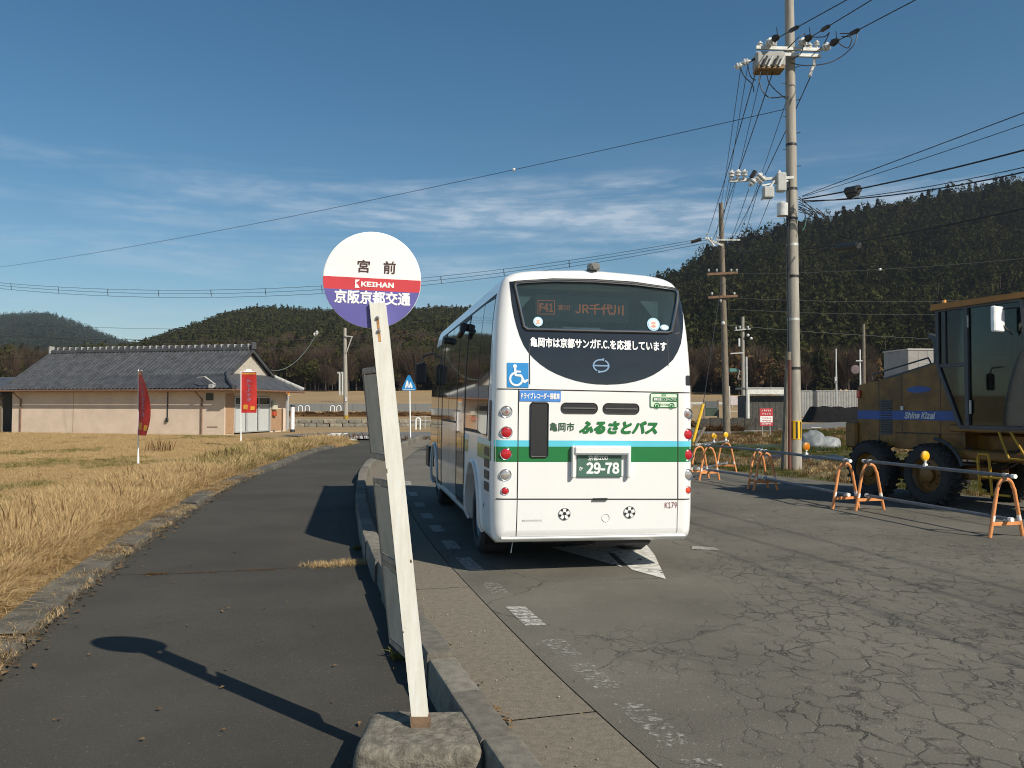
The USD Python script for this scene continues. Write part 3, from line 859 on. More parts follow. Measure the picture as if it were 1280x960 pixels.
def rear_s(u, z):
    pts = shapely.points(np.asarray(u, float), np.asarray(z, float))
    d = np.where(shapely.contains(BPOLY, pts), shapely.distance(pts, BPOLY.exterior), 0)
    k = np.clip(RR_ - d, 0, RR_)
    return lean(z) + RR_ - np.sqrt(np.maximum(RR_ ** 2 - k ** 2, 0))


def rz_(px, py, s0=None):
    """(u, z) on the rear face for a pixel of the photograph."""
    z, u = 1.5, 0.
    for _ in range(8):
        s = float(lean(z))
        qq = (px - 640) / FPX
        uu = (8.12 * qq + .983 * s * qq - .808 + .184 * s) / (.983 - .184 * qq)
        Yd = 8.12 + .184 * uu + .983 * s
        zz = P(px, py, Yd)[2]
        u, z = uu - zz * math.sin(BR), zz + uu * math.sin(BR)
    return np.array([u, z])


def z1(x, y): return rz_(520 + x * .3958, 320 + y * .3958)
def z2(x, y): return rz_(620 + x * .2031, 340 + y * .2031)
def z3(x, y): return rz_(620 + x * .21867, 480 + y * .21867)


# body: rings from the rear face to the front, then wheel arches and the rear cabin cut out
def outline(inset):
    P2 = np.column_stack([BW, BZ])
    t = np.gradient(P2, axis=0)
    nrm = np.column_stack([t[:, 1], -t[:, 0]])
    nrm /= np.linalg.norm(nrm, axis=1, keepdims=True)
    Q = P2 - nrm * inset
    Q[:, 0] = np.maximum(Q[:, 0], .02)
    Q[:, 1] = np.maximum.accumulate(np.clip(Q[:, 1], .30 + inset, None) + np.arange(len(Q)) * 1e-6)
    return Q


BL = 6.95
rings = []
for a in np.linspace(0, math.pi / 2, 7):
    rings.append((RR_ * (1 - math.sin(a)), RR_ * (1 - math.cos(a)), 'r'))
for s in (.5, 1., 1.8, 2.6, 3.4, 4.2, 5., 5.8, 6.4):
    rings.append((0., s, 'm'))
for a in np.linspace(math.pi / 2, 0, 7):
    rings.append((.28 * (1 - math.sin(a)), BL - .28 * (1 - math.cos(a)), 'f'))
V, nB = [], len(BZ)
for inset, s, w in rings:
    O = outline(inset)
    sv = np.full(nB, s) + (lean(O[:, 1]) if w == 'r' else lean(O[:, 1]) * .3 if w == 'm' and s < .6 else 0) - (np.clip((O[:, 1] - 1.3) / 1.6, 0, 1) ** 1.5 * .35 if w == 'f' else 0)
    V.append(np.vstack([np.column_stack([O[:, 0], sv, O[:, 1]]), np.column_stack([-O[:, 0], sv, O[:, 1]])[::-1]]))
V = np.array(V)
nr, nc = V.shape[:2]
F = []
for r_ in range(nr - 1):
    for c_ in range(nc):
        a, b = r_ * nc + c_, r_ * nc + (c_ + 1) % nc
        F += [[a, b, b + nc], [a, b + nc, a + nc]]
for base, flip in ((0, True), ((nr - 1) * nc, False)):
    for c_ in range(nB - 1):
        a, b, c2, d = base + c_, base + c_ + 1, base + nc - 2 - c_, base + nc - 1 - c_
        F += [[a, c2, b], [a, d, c2]] if not flip else [[a, b, c2], [a, c2, d]]
body = trimesh.Trimesh(V.reshape(-1, 3), F, process=False)
body.merge_vertices()
trimesh.repair.fix_normals(body)


def mani(m):
    m = trimesh.Trimesh(m.vertices, m.faces, process=True)
    return m3.Manifold(m3.Mesh(np.asarray(m.vertices, np.float32), np.asarray(m.faces, np.uint32)))


wcorn = [z2(108, 64), z2(350, 50), z2(600, 55), z2(850, 72), z2(1134, 108), z2(1080, 376), z2(600, 366), z2(172, 354)]
WIN = Polygon(wcorn).buffer(-.03).buffer(.03, quad_segs=4)
solid = mani(body)
WHEELS = (1.36, 5.95)
for s in WHEELS:
    for sx in (-1, 1):
        solid = solid - mani(cyl((sx * .62, s, .46), (sx * 1.2, s, .46), .53, sides=40)) - mani(cb((sx * .91, s, .3), (.6, 1.06, .36), .001))


def prism_s(poly, s0, s1):
    """A shape in (u, z) drawn out along s."""
    m = extr(poly, s1 - s0)
    v = m.vertices.copy()
    m.vertices = np.column_stack([v[:, 0], s0 + v[:, 2], v[:, 1]])
    m.fix_normals()
    return m


solid = solid - mani(prism_s(WIN, -.3, .6)) - mani(cb((0, 1.3, 2.3), (1.64, 1.9, 1.06), .001))
bm = solid.to_mesh()
part(bus, 'body', trimesh.Trimesh(bm.vert_properties[:, :3], bm.tri_verts, process=False), M_white, smooth=32)


def decal(poly, off=.004, th=.003, edge=.05):
    """A shape in (u, z) laid on the rear face with its own small thickness."""
    out = []
    for gm in polys(poly):
        v, f = trimesh.creation.triangulate_polygon(gm, engine='earcut')
        v3, f = trimesh.remesh.subdivide_to_size(np.column_stack([v, v[:, 0] * 0]), f, edge, max_iter=30)
        s = rear_s(v3[:, 0], v3[:, 1]) - off
        m = trimesh.Trimesh(np.column_stack([v3[:, 0], s, v3[:, 1]]), f, process=False)
        if m.face_normals[:, 1].mean() > 0:
            m.invert()
        out.append(m)
    return cat(out)


def rim(poly, r, off, sides=6):
    c = np.array(poly.exterior.coords)
    c = np.array([poly.exterior.interpolate(t, normalized=True).coords[0] for t in np.linspace(0, 1, 90)])
    return tube(np.column_stack([c[:, 0], rear_s(c[:, 0], c[:, 1]) - off, c[:, 1]]), r, sides, caps=False)


def on_rear(shape, px, py, w, h=None, ang=0.):
    c = rz_(px, py)
    return affinity.translate(affinity.rotate(fit(shape, w, h), ang, origin=(0, 0)), *c)


PXM = 1 / 128.
panel = Polygon([z2(*p) for p in [(84, 58), (90, 130), (97, 200), (110, 270), (125, 330), (145, 392), (170, 450), (197, 492), (230, 530), (272, 567), (320, 600), (372, 627), (430, 650), (494, 670), (560, 684), (620, 691), (680, 693), (740, 691), (800, 685), (860, 673), (920, 655), (968, 634), (1010, 608), (1052, 577), (1090, 540), (1118, 494), (1140, 440), (1153, 372), (1161, 300), (1164, 240), (1165, 180), (1158, 104), (1000, 80), (850, 58), (600, 42), (350, 38)]]).buffer(.01).buffer(-.01)
pp_ = part(bus, 'black_rear_panel', decal(panel.difference(WIN.buffer(-.004)), .004), M_black)
rw = part(bus, 'rear_window', decal(WIN.buffer(-.002), -.012), usdkit.material(stage, '/World/Looks/bus_rear_glass', {'f': ('fresnel', {'IOR': 1.5}), 't': ('transparent_bsdf', {'color': (.66, .80, .78)}), 'g': ('glossy_bsdf', {'color': (1, 1, 1), 'roughness': .02}), 'm': ('mix_closure', {}), 'd': ('diffuse_bsdf', {'color': (.16, .25, .25)}), 'mm': ('mix_closure', {'fac': .1})},
    [('f.fac', 'm.fac'), ('t.BSDF', 'm.closure1'), ('g.BSDF', 'm.closure2'), ('m.closure', 'mm.closure1'), ('d.BSDF', 'mm.closure2')], surface='mm.closure'))
part(rw, 'window_seal', rim(WIN, .016, .008, 8), M_rubber)
part(rw, 'chrome_trim', rim(WIN.buffer(-.012), .005, .014), M_chrome)
part(bus, 'panel_text', decal(on_rear(text_poly('亀岡市は京都サンガF.C.を応援しています', .1, 3), 620 + 636 * .2031, 340 + 445 * .2031, 880 * .2031 * PXM, .098, -.35), .009), M_wht, smooth=False)
part(pp_, 'panel_joint', [decal(sbox(*(min(a, b) for a, b in zip(z2(205, 690), z2(208, 440))), *(max(a, b) for a, b in zip(z2(205, 560), z2(208, 440)))), .006), decal(sbox(z2(1060, 600)[0], z2(1060, 580)[1], z2(1063, 600)[0], z2(1063, 412)[1]), .006)], M_dark)
# emblem: broken ring and bar
ec = z2(645, 577)
ring = disc(*ec, .086, .066, 14).difference(disc(*ec, .070, .052, 14))
for a in (58, 238):
    ring = ring.difference(affinity.rotate(sbox(ec[0] - .008, ec[1], ec[0] + .008, ec[1] + .12), a - 90, origin=tuple(ec)))
emb = unary_union([ring, sbox(ec[0] - .072, ec[1] - .007, ec[0] + .072, ec[1] + .007), Polygon([ec + (.0, .066), ec + (.034, .074), ec + (.03, .045)]), Polygon([ec - (.0, .066), ec - (.034, .074), ec - (.03, .045)])])
part(bus, 'emblem', decal(emb, .012), M_chrome)

# seams
seams = []
def seam(a, b, w=.004):
    a, b = np.asarray(a), np.asarray(b)
    seams.append(decal(LineString([a, b]).buffer(w, cap_style='flat'), .005))
uL, uR = -.985, .985
zs_ = [z3(0, 27)[1], z3(1040, 45)[1]]
seam((uL, z3(20, 27)[1]), (uR, z3(1130, 50)[1]))
seam(z3(130, 30), z3(122, 655)); seam(z3(1040, 45), z3(1036, 657))
seam((uL, z3(20, 657)[1]), (uR, z3(1130, 658)[1]), .005)
seam(z3(122, 662), z3(116, 872), .003); seam(z3(1036, 662), z3(1030, 850), .002)
part(bus, 'panel_gap', seams, M_seam)

# stripes across the rear
def stripe(za, zb, m, nm):
    return part(bus, nm, decal(Polygon([(-1.005, za[0]), (1.005, za[1]), (1.005, zb[1]), (-1.005, zb[0])]), .002), m)
zc = lambda y, y2: (z3(20, y)[1], z3(1120, y2)[1])
stripe(zc(321, 327), zc(358, 359), M_cyan, 'cyan_stripe')
stripe(zc(358.5, 359.5), zc(445, 445), M_green, 'green_stripe')

# lamps
def lamp(nm, x, y, r, m, inner=True):
    c = z3(x, y)
    s = float(rear_s([c[0]], [c[1]])[0])
    rr = r * .21867 * PXM
    a = (c[0], s + .02, c[1])
    L = part(bus, nm, lathe([(0, .032), (rr * .4, .031), (rr * .72, .028), (rr * .9, .023), (rr, .014), (rr, 0)], a, (0, -1, 0), 28), m)
    part(L, 'bezel', lathe([(rr * 1.0, 0), (rr * 1.0, .024), (rr * 1.10, .026), (rr * 1.18, .02), (rr * 1.22, 0)], a, (0, -1, 0), 28), M_chrome)
    if inner and m is M_clear:
        part(L, 'bulb', lathe([(0, .036), (rr * .25, .035), (rr * .3, .030), (rr * .3, .02)], a, (0, -1, 0), 12), mat('amber_bulb', (.30, .12, .08), .3))
for x, ys_ in ((60, (158, 277, 400, 520, 612)), (1094, (172, 288, 404, 520, 607))):
    for k, y in enumerate(ys_):
        lamp(('reversing_lamp', 'brake_lamp', 'tail_lamp', 'turn_signal', 'reflector')[k], x - (0, 0, 2, 5, 8)[k] * (x < 500), y, (30, 31, 31, 30, 20)[k], (M_clear, M_red, M_red, M_clear, M_orange if x > 500 else M_red)[k], k == 0)

# tall grille and vent slots
gp = rrect(*z3(196, 416), *z3(297, 107), .02)
gr = part(bus, 'engine_grille', decal(gp, .012), mat('grille_mesh', (.014, .014, .015), .5, var=.5, scale=90.))
part(gr, 'grille_frame', rim(gp, .008, .012), M_dark)
for x0, x1, y0, y1 in ((372, 580, 110, 167), (612, 817, 113, 170)):
    a, b = z3(x0, y1), z3(x1, y0)
    sp = rrect(*a, *b, (b[1] - a[1]) * .45)
    v_ = part(bus, 'vent_slot', decal(sp, .005), M_dark)
    part(v_, 'slot_rim', rim(sp, .004, .005), M_rubber)
    part(v_, 'slot_louvre', decal(sbox(a[0] + .02, (a[1] + b[1]) / 2 - .006, b[0] - .02, (a[1] + b[1]) / 2 + .006), .012), mat('louvre_grey', (.12, .12, .12), .4))
part(bus, 'name_text', decal(on_rear(text_poly('亀岡市', .09, 1), 620 + 377 * .21867, 480 + 245 * .21867, 144 * .21867 * PXM, 50 * .21867 * PXM), .006), M_dgrn, smooth=False)
part(bus, 'name_text', decal(on_rear(text_poly('ふるさとバス', .12, 6, .2), 620 + 701 * .21867, 480 + 248 * .21867, 470 * .21867 * PXM, 76 * .21867 * PXM), .006), M_grn, smooth=False)
part(bus, 'fleet_number', decal(on_rear(text_poly('K179', .06, 0, latin=True), 620 + 996 * .21867, 480 + 691 * .21867, 74 * .21867 * PXM, 34 * .21867 * PXM), .006), M_dred, smooth=False)
# number plate in its housing
a, b = z3(425, 535), z3(762, 400)
s0 = 0.
HP = rrect(a[0], z3(430, 535)[1], b[0], z3(430, 348)[1], .03)
ph = part(bus, 'plate_housing', [cb(((a[0] + b[0]) / 2, -.035, z3(590, 378)[1]), (b[0] - a[0] - .03, .08, z3(590, 350)[1] - z3(590, 403)[1]), .022),
                                  cb((a[0] + .018, -.02, (z3(430, 350)[1] + a[1]) / 2), (.036, .07, z3(430, 352)[1] - a[1]), .015), cb((b[0] - .018, -.02, (z3(430, 350)[1] + a[1]) / 2), (.036, .07, z3(430, 352)[1] - a[1]), .015),
                                  decal(sbox(a[0] + .02, a[1] + .01, b[0] - .02, z3(430, 380)[1]), .006)], M_white)
a, b = z3(460, 531), z3(714, 404)
pc = (a + b) / 2
pw, phh = b - a
pl = part(ph, 'number_plate', cb((pc[0], -.014, pc[1]), (pw, .012, phh), .004), mat('plate_green', (.06, .135, .10), .4, var=.08))
def plate_txt(shape, w, h, du, dz):
    m = upright(extr(fit(shape, w, h), .003), (pc[0] + du, -.0195, pc[1] + dz))
    return m
part(ph, 'plate_text', [plate_txt(text_poly('29-78', .1, 4), pw * .74, phh * .52, pw * .075, -phh * .10), plate_txt(text_poly('京都200', .1, 2), pw * .44, phh * .24, pw * -.04, phh * .36), plate_txt(text_poly('か', .1, 2), pw * .09, phh * .17, -pw * .42, -phh * .12)], M_wht, smooth=False)
# handle, caps, tow hook, exhaust
a, b = z3(550, 662), z3(634, 653)
part(bus, 'hatch_handle', cb(((a[0] + b[0]) / 2, -.012, (a[1] + b[1]) / 2), (b[0] - a[0], .03, .02), .006), M_dark)
c = z3(625, 765)
part(bus, 'tow_cap', rim(disc(*c, .038), .0035, .002), mat('cap_edge', (.6, .6, .58), .5))
c = z3(1082, 862)
part(bus, 'tow_hook', lathe([(0, .05), (.03, .05), (.042, .03), (.042, -.1)], (c[0], .10, c[1] + .01), (0, -1, 0), 14), M_dark)
a, b = z3(590, 905), z3(918, 880)
part(bus, 'exhaust_shield', cb(((a[0] + b[0]) / 2, .45, .29), (.62, .5, .12), .03), M_dark)
part(bus, 'earth_strap', bar((-.80, .1, .31), (-.82, .09, .20), .008), M_steel)
# bumper lip
lip = np.array([(x, .30 + .055) for x in np.linspace(-.93, .93, 30)])
part(bus, 'bumper_lip', tube(np.column_stack([lip[:, 0], rear_s(lip[:, 0], lip[:, 1] + .06) + .004, lip[:, 1]]), .012, 6), M_white)
# latch at the right edge
c = z2(1199, 667)
part(bus, 'edge_vent', decal(rrect(c[0] - .05, c[1] - .05, c[0] + .03, c[1] + .05, .015), .006), M_dark)
# stickers
a, b = z2(68, 709), z2(200, 561)
wc = part(bus, 'wheelchair_sticker', decal(sbox(*a, *b), .006), M_blue, smooth=False)
w_, h_ = b - a
def wp(x, y): return a + (w_ * x, h_ * y)
sh = [disc(*wp(.36, .86), w_ * .09), LineString([wp(.36, .78), wp(.39, .50), wp(.64, .48), wp(.80, .22), wp(.93, .30)]).buffer(w_ * .05), LineString([wp(.38, .65), wp(.60, .64)]).buffer(w_ * .04)]
wheel = disc(*wp(.42, .34), w_ * .33).difference(disc(*wp(.42, .34), w_ * .24)).difference(Polygon([wp(.42, .36), wp(.44, .72), wp(1, .9), wp(.9, .42)]))
part(wc, 'wheelchair_symbol', decal(unary_union(sh + [wheel]).intersection(sbox(*a, *b)), .010), M_wht, smooth=False)
a, b = z3(134, 98), z3(370, 40)
st = part(bus, 'recorder_sticker', decal(sbox(*a, *b), .006), mat('sticker_blue', (.06, .22, .58), .4), smooth=False)
part(st, 'sticker_text', decal(affinity.translate(fit(text_poly('ドライブレコーダー搭載車', .06, 3), (b - a)[0] * .94, (b - a)[1] * .58), *((a + b) / 2)), .010), M_wht, smooth=False)
a, b = z3(879, 134), z3(1037, 53)
w_, h_ = b - a
gp = rrect(*a, *b, .02)
gs = part(bus, 'bus_symbol_sticker', decal(gp.difference(gp.buffer(-.007)), .009), M_grn, smooth=False)
part(gs, 'sticker_base', decal(gp, .006), mat('sticker_pale_green', (.66, .78, .62), .4), smooth=False)
bs = [sbox(a[0] + .1 * w_, a[1] + .42 * h_, a[0] + .97 * w_, a[1] + .70 * h_), affinity.translate(fit(text_poly('認定', .03, 1), .05), a[0] + .5 * w_, a[1] + .86 * h_)]
for x in (.25, .78):
    c = a + (w_ * x, h_ * .13)
    bs.append(disc(*c, .030).difference(disc(*c, .022))); bs.append(disc(*c, .012))
part(gs, 'bus_symbol', decal(unary_union(bs), .010), M_grn, smooth=False)
part(gs, 'sticker_text', decal(affinity.translate(fit(text_poly('標準仕様ノンステップバス', .03, 2), w_ * .82, h_ * .2), a[0] + .535 * w_, a[1] + .56 * h_), .013), M_wht, smooth=False)
part(gs, 'sticker_text', decal(affinity.translate(fit(text_poly('国土交通省', .03, 1), w_ * .34), a[0] + .52 * w_, a[1] + .22 * h_), .013), M_grn, smooth=False)
# footballs printed at the bottom
for x, y, r in ((390, 742, 34), (760, 732, 34)):
    c = z3(x, y)
    rr = r * .21867 * PXM
    bl = part(bus, 'football_print', decal(disc(*c, rr), .006), M_wht, smooth=False)
    pent = [Polygon([c + rr * d * np.array((math.cos(o + t), math.sin(o + t))) * 0 + c * 0 + rr * np.array((ox + k_ * math.cos(o + t), oy + k_ * math.sin(o + t))) for t in np.arange(5) * 2 * math.pi / 5]) for d, ox, oy, k_, o in [(1, 0, .05, .3, 1.57)] + [(1, .82 * math.cos(t), .82 * math.sin(t), .25, t + 3.14) for t in np.arange(5) * 2 * math.pi / 5 + .94]]
    spokes = [LineString([c + rr * .28 * np.array((math.cos(t), math.sin(t))), c + rr * .72 * np.array((math.cos(t), math.sin(t)))]).buffer(.0022) for t in np.arange(5) * 2 * math.pi / 5 + .94]
    part(bl, 'football_patches', decal(unary_union([p.buffer(0) for p in pent] + spokes + [disc(*c, rr).difference(disc(*c, rr * .94))]).intersection(disc(*c, rr)), .010), M_dark, smooth=False)
part(bus, 'copyright_text', decal(on_rear(text_poly('©1995 KYOTO P.S.', .02, 0, latin=True), 620 + 207 * .21867, 480 + 780 * .21867, 116 * .21867 * PXM), .006), mat('grey_print', (.15, .15, .15), .5), smooth=False)

# what the rear window shows: liner, destination board, seat back
M_liner = mat('cabin_liner', (.42, .47, .46), .7)
liner = cb((0, 1.3, 2.3), (1.62, 1.88, 1.04), .001)
liner.invert()
keep = liner.triangles_center[:, 1] > .37
part(bus, 'cabin_liner', trimesh.Trimesh(liner.vertices, liner.faces[keep], process=False), M_liner, smooth=False)
a, b = z2(278, 268), z2(882, 120)
db = part(bus, 'destination_board', cb(((a[0] + b[0]) / 2, .43, (a[1] + b[1]) / 2 - .02), (b[0] - a[0], .05, b[1] - a[1]), .01), mat('board_black', (.05, .06, .062), .5))
M_led = mat('amber_leds', (.60, .16, .03), .5, emis=.45)
cu, cz = (a + b) / 2
ledt = [affinity.translate(fit(text_poly('F41', .1, 3), .14, .085), cu - .385, cz), affinity.translate(fit(text_poly('宮川', .1, 1), .12, .06), cu - .20, cz + .005), affinity.translate(fit(text_poly('JR千代川', .1, 2), .52, .115), cu + .18, cz)]
bx_ = sbox(cu - .475, cz - .07, cu - .295, cz + .075)
ledt.append(bx_.difference(bx_.buffer(-.008)))
led = unary_union(ledt)
gridl = unary_union([sbox(cu - .7, z - .0015, cu + .7, z + .0015) for z in np.arange(cz - .12, cz + .12, .011)] + [sbox(u - .0015, cz - .2, u + .0015, cz + .2) for u in np.arange(cu - .7, cu + .7, .011)])
part(db, 'destination_text', upright(extr(led.difference(gridl), .004), (0, .404, -.02)), M_led, smooth=False)
a, b = z2(450, 358), z2(824, 300)
part(bus, 'rear_seat', [cb((cu, .52, a[1] + .03), (.62, .12, .16), .04), cb((0, .62, 1.86), (1.5, .3, .16), .04)], M_dark)
part(bus, 'seat_handle', cb((cu + .0, .44, a[1] + .06), (.40, .02, .025), .008), M_steel)
for sx in (-1, 1):
    tri = Polygon([(sx * .78, 2.74), (sx * .58, 2.74), (sx * .78, 2.50)])
    m = prism_s(tri, .40, .425)
    part(bus, 'cabin_pillar', m, mat('pillar_trim', (.62, .68, .6), .5), smooth=False)
for (x, y, r, ry_, nm) in ((260, 305, 30, 30, 'round_sticker'), (972, 322, 42, 42, 'round_sticker'), (1040, 341, 29, 18, 'oval_sticker')):
    c = z2(x, y)
    k_ = .2031 * PXM
    so = part(rw, nm, decal(disc(*c, r * k_, ry_ * k_), -.004), mat('sticker_sky', (.35, .58, .75), .5), smooth=False)
    part(so, 'sticker_face', decal(disc(*c, r * k_ * .72, ry_ * k_ * .72), -.001), M_wht, smooth=False)
    if nm[0] == 'r':
        part(so, 'sticker_mark', decal(unary_union([disc(c[0], c[1] + r * k_ * .2, r * k_ * .35, r * k_ * .22), disc(c[0], c[1] - r * k_ * .3, r * k_ * .4, r * k_ * .2)]), .002), mat('sticker_pink', (.62, .30, .22), .5), smooth=False)
# roof camera
c = rz_(745, 341)
M_gcam = mat('camera_grey', (.16, .16, .15), .4, var=.1)
part(bus, 'roof_camera', [cb((c[0], .30, 3.0), (.14, .12, .035), .01), cb((c[0], .24, 3.045), (.11, .13, .07), .02), cyl((c[0], .175, 3.04), (c[0], .165, 3.04), .028)], M_gcam)
part(bus, 'roof_hatch', [cb((.0, 3.2, 3.0), (1.2, 1.6, .09), .03), cb((.0, 5.2, 3.0), (1.0, .8, .08), .03)], M_white)

# sides: glass, doors, arches, stripes
def side_decal(poly, sx, off=.004, edge=.12):
    """A shape in (s, z) laid on the left (sx = -1) or right side."""
    out = []
    for gm in polys(poly):
        v, f = trimesh.creation.triangulate_polygon(gm, engine='earcut')
        v3, f = trimesh.remesh.subdivide_to_size(np.column_stack([v, v[:, 0] * 0]), f, edge, max_iter=30)
        m = trimesh.Trimesh(np.column_stack([sx * (hw_f(np.clip(v3[:, 1], .3, 2.98)) + off), v3[:, 0], v3[:, 1]]), f, process=False)
        if m.face_normals[:, 0].mean() * sx < 0:
            m.invert()
        out.append(m)
    return cat(out)


ZT = 2.72
for sx in (-1, 1):
    nm = 'side_window'
    win = [Polygon([(.36, 1.30), (.98, 1.36), (.98, ZT), (.30, ZT - .02), (.26, 2.0)]), sbox(1.0, 1.36, 2.02, ZT)]
    if sx < 0:
        doors = [sbox(2.07, .42, 2.90, ZT)]
        win += [sbox(2.94, 1.42, 3.85, ZT), sbox(3.88, 1.42, 4.72, ZT)]
        front = [sbox(4.78, .42, 5.38, ZT)]
    else:
        doors, front = [], []
        win += [sbox(2.07, 1.36, 3.2, ZT), sbox(3.23, 1.36, 4.5, ZT), sbox(4.53, 1.2, 5.5, ZT)]
    for w in win:
        part(bus, nm, side_decal(w.buffer(-.006), sx), M_bglass)
    part(bus, 'glass_band', side_decal(sbox(.30, 1.33, 5.6, ZT + .03), sx, .0015), M_rubber)
    for d in doors + front:
        dd = part(bus, 'door', side_decal(d.buffer(-.008), sx, .006), M_bglass)
        part(dd, 'door_frame', side_decal(d.difference(d.buffer(-.045)), sx, .010), M_rubber)
        c0 = d.bounds
        part(dd, 'door_handle', side_decal(rrect(c0[0] + .1, 1.05, c0[0] + .16, 1.25, .02), sx, .02), M_dark)
    if sx < 0:
        part(bus, 'front_side_panel', side_decal(sbox(5.44, .46, 6.66, ZT - .1), sx, .004), M_bglass)
        part(bus, 'lower_panel', side_decal(sbox(2.96, .44, 4.72, 1.40), sx, .003), mat('silver_panel', (.30, .30, .30), .18, .2, var=.05, coat=.6))
        part(bus, 'panel_edge', side_decal(unary_union([sbox(4.73, .4, 4.745, 1.42), sbox(2.92, .4, 2.935, 1.42), sbox(3.8, .4, 3.81, 1.42)]), sx, .006), M_seam)
        for k in range(4):
            z0 = 1.215 - k * .115
            part(bus, 'side_vent', side_decal(rrect(.17, z0 - .085, .47, z0, .012), sx, .005), M_dark)
        part(bus, 'side_grille', side_decal(rrect(.10, 1.28, .20, 1.68, .03), sx, .006), M_dark)
        part(bus, 'side_reflector', side_decal(disc(.48, .62, .02), sx, .005), M_dark)
    arch = [np.array([s0 + .56 * math.cos(t), .46 + .56 * math.sin(t)]) for s0 in WHEELS[:1] for t in np.linspace(-.25, math.pi + .25, 40)]
    for s0 in WHEELS:
        A = np.array([[sx * (hw_f(np.clip(.46 + .55 * math.sin(t), .3, 3)) + .006), s0 + .55 * math.cos(t), .46 + .55 * math.sin(t)] for t in np.linspace(-.28, math.pi + .28, 36)])
        part(bus, 'wheel_arch', tube(A, .024, 8), M_white)
    for za, zb, m, nm2 in ((zc(321, 0)[0], zc(358, 0)[0], M_cyan, 'cyan_side_stripe'), (zc(358.5, 0)[0], zc(445, 0)[0], M_green, 'green_side_stripe')):
        for s_a, s_b in ((.10, .80 if zb < 1.0 else .98), (1.92 if zb < 1 else 1.74, 2.04)):
            part(bus, nm2, side_decal(sbox(s_a, zb, s_b, za), sx, .0025), m)
for s0 in WHEELS:
    for sx in (-1, 1):
        a = (sx * .78, s0, .40)
        w = part(bus, 'wheel', lathe([(.24, -.12), (.36, -.12), (.395, -.09), (.402, 0), (.395, .15), (.36, .19), (.26, .19), (.24, .17)], a, (sx, 0, 0), 36), M_tyre)
        part(w, 'wheel_rim', lathe([(.25, .165), (.235, .12), (.16, .05 if s0 < 3 else .15), (.09, .06 if s0 < 3 else .19), (.07, .12), (0, .12)], a, (sx, 0, 0), 30), mat('rim_silver', (.42, .42, .42), .4, .7, var=.2))
part(bus, 'underbody', cb((0, 3.5, .40), (1.2, 6.4, .3), .05), M_dark)
part(bus, 'rear_axle', cyl((-.8, 1.36, .4), (.8, 1.36, .4), .09), M_dark)
# front mirrors and the side cameras
part(bus, 'front_mirror', [cb((-1.2, 7.0, 2.2), (.2, .12, .38), .04), tube([(-1.0, 6.8, 2.55), (-1.15, 7.0, 2.52), (-1.2, 7.0, 2.38)], .018)], M_dark)
part(bus, 'front_mirror', [cb((1.2, 7.0, 2.2), (.2, .12, .38), .04), tube([(1.0, 6.8, 2.55), (1.15, 7.0, 2.52), (1.2, 7.0, 2.38)], .018)], M_dark)
part(bus, 'side_camera', [cb((-1.02, 2.35, 2.60), (.10, .16, .09), .02), cyl((-1.05, 2.2, 2.55), (-1.06, 2.45, 2.50), .035)], M_dark)
part(bus, 'side_lamp', cb((-1.02, 4.3, 2.58), (.12, .16, .09), .02), M_dark)
part(bus, 'front_bumper_mirror', cb((-1.06, 6.75, .75), (.05, .5, .35), .02), M_dark)
# ------------------------------------------------------------------ the bus stop
M_cream = mat('cream_post_paint', (.67, .64, .555), .45, scale=5., var2=(.75, .74, .68), bump=.04, bscale=30., stretch=(9, 9, 1.2))
M_rust = mat('rust', (.14, .065, .03), .85, var=.5, scale=30., bump=.4)
M_brownp = mat('brown_post_paint', (.16, .10, .06), .7, var=.3, scale=20.)
M_purple = mat('sign_purple', (.115, .105, .33), .4, var=.04)
M_sred = mat('sign_red', (.55, .05, .06), .4, var=.04)
M_swhite = mat('sign_white', (.80, .80, .78), .4, var=.03)
M_maroon = mat('sign_maroon', (.07, .025, .025), .5)
M_lichen = mat('lichen_concrete', (.10, .09, .07), .95, scale=22., var2=(.21, .19, .15), bump=.6, bscale=55.)

SX, SY = -.404, 3.73
stop = thing('bus_stop_sign', 'leaning bus stop sign with round white, red and purple disc set in a concrete block', 'bus stop sign', (SX, SY, 0))
TX, TY = -.112, .037   # lean per metre of height
def lp(z, dx=0., dy=0.):
    return np.array([(z - .2) * TX + dx, (z - .2) * TY + dy, z])
blk = trimesh.creation.box((1, 1, 1))
for _ in range(5):
    blk = blk.subdivide()
w_ = blk.vertices * 2
half, rad = np.array([.275, .235, .125]), .055
blk.vertices = w_ * half
core = np.clip(blk.vertices, -(half - rad), half - rad)
dlt = blk.vertices - core
blk.vertices = core + dlt / np.maximum(np.abs(dlt).max(1) / np.maximum(np.linalg.norm(dlt, axis=1), 1e-9), 1e-9)[:, None] * 0 + core * 0 + dlt / np.maximum(np.linalg.norm(dlt, axis=1), 1e-9)[:, None] * np.minimum(np.linalg.norm(dlt, axis=1), rad)[:, None]
blk.vertices[:, 0] *= 1 + .10 * (.1 - blk.vertices[:, 2])
blk.vertices += (meshkit.fbm(blk.vertices * 5, 4)[:, None] - .5) * .022 * blk.vertex_normals + (meshkit.fbm(blk.vertices * 30, 3, 5)[:, None] - .5) * .006 * blk.vertex_normals
blk.apply_translation((.012, -.03, .085))
part(stop, 'base_block', blk, M_lichen, smooth=True)
def slab(z0, z1, w, d, dx=0, dy=0):
    pts = [lp(z, dx + sx * w / 2, dy + sy * d / 2) for z in (z0, z1) for sx in (-1, 1) for sy in (-1, 1)]
    return hull(pts)
part(stop, 'post', slab(.24, 2.105, .072, .045), M_cream, smooth=False)
part(stop, 'post_foot', slab(.13, .255, .084, .06), M_brownp, smooth=False)
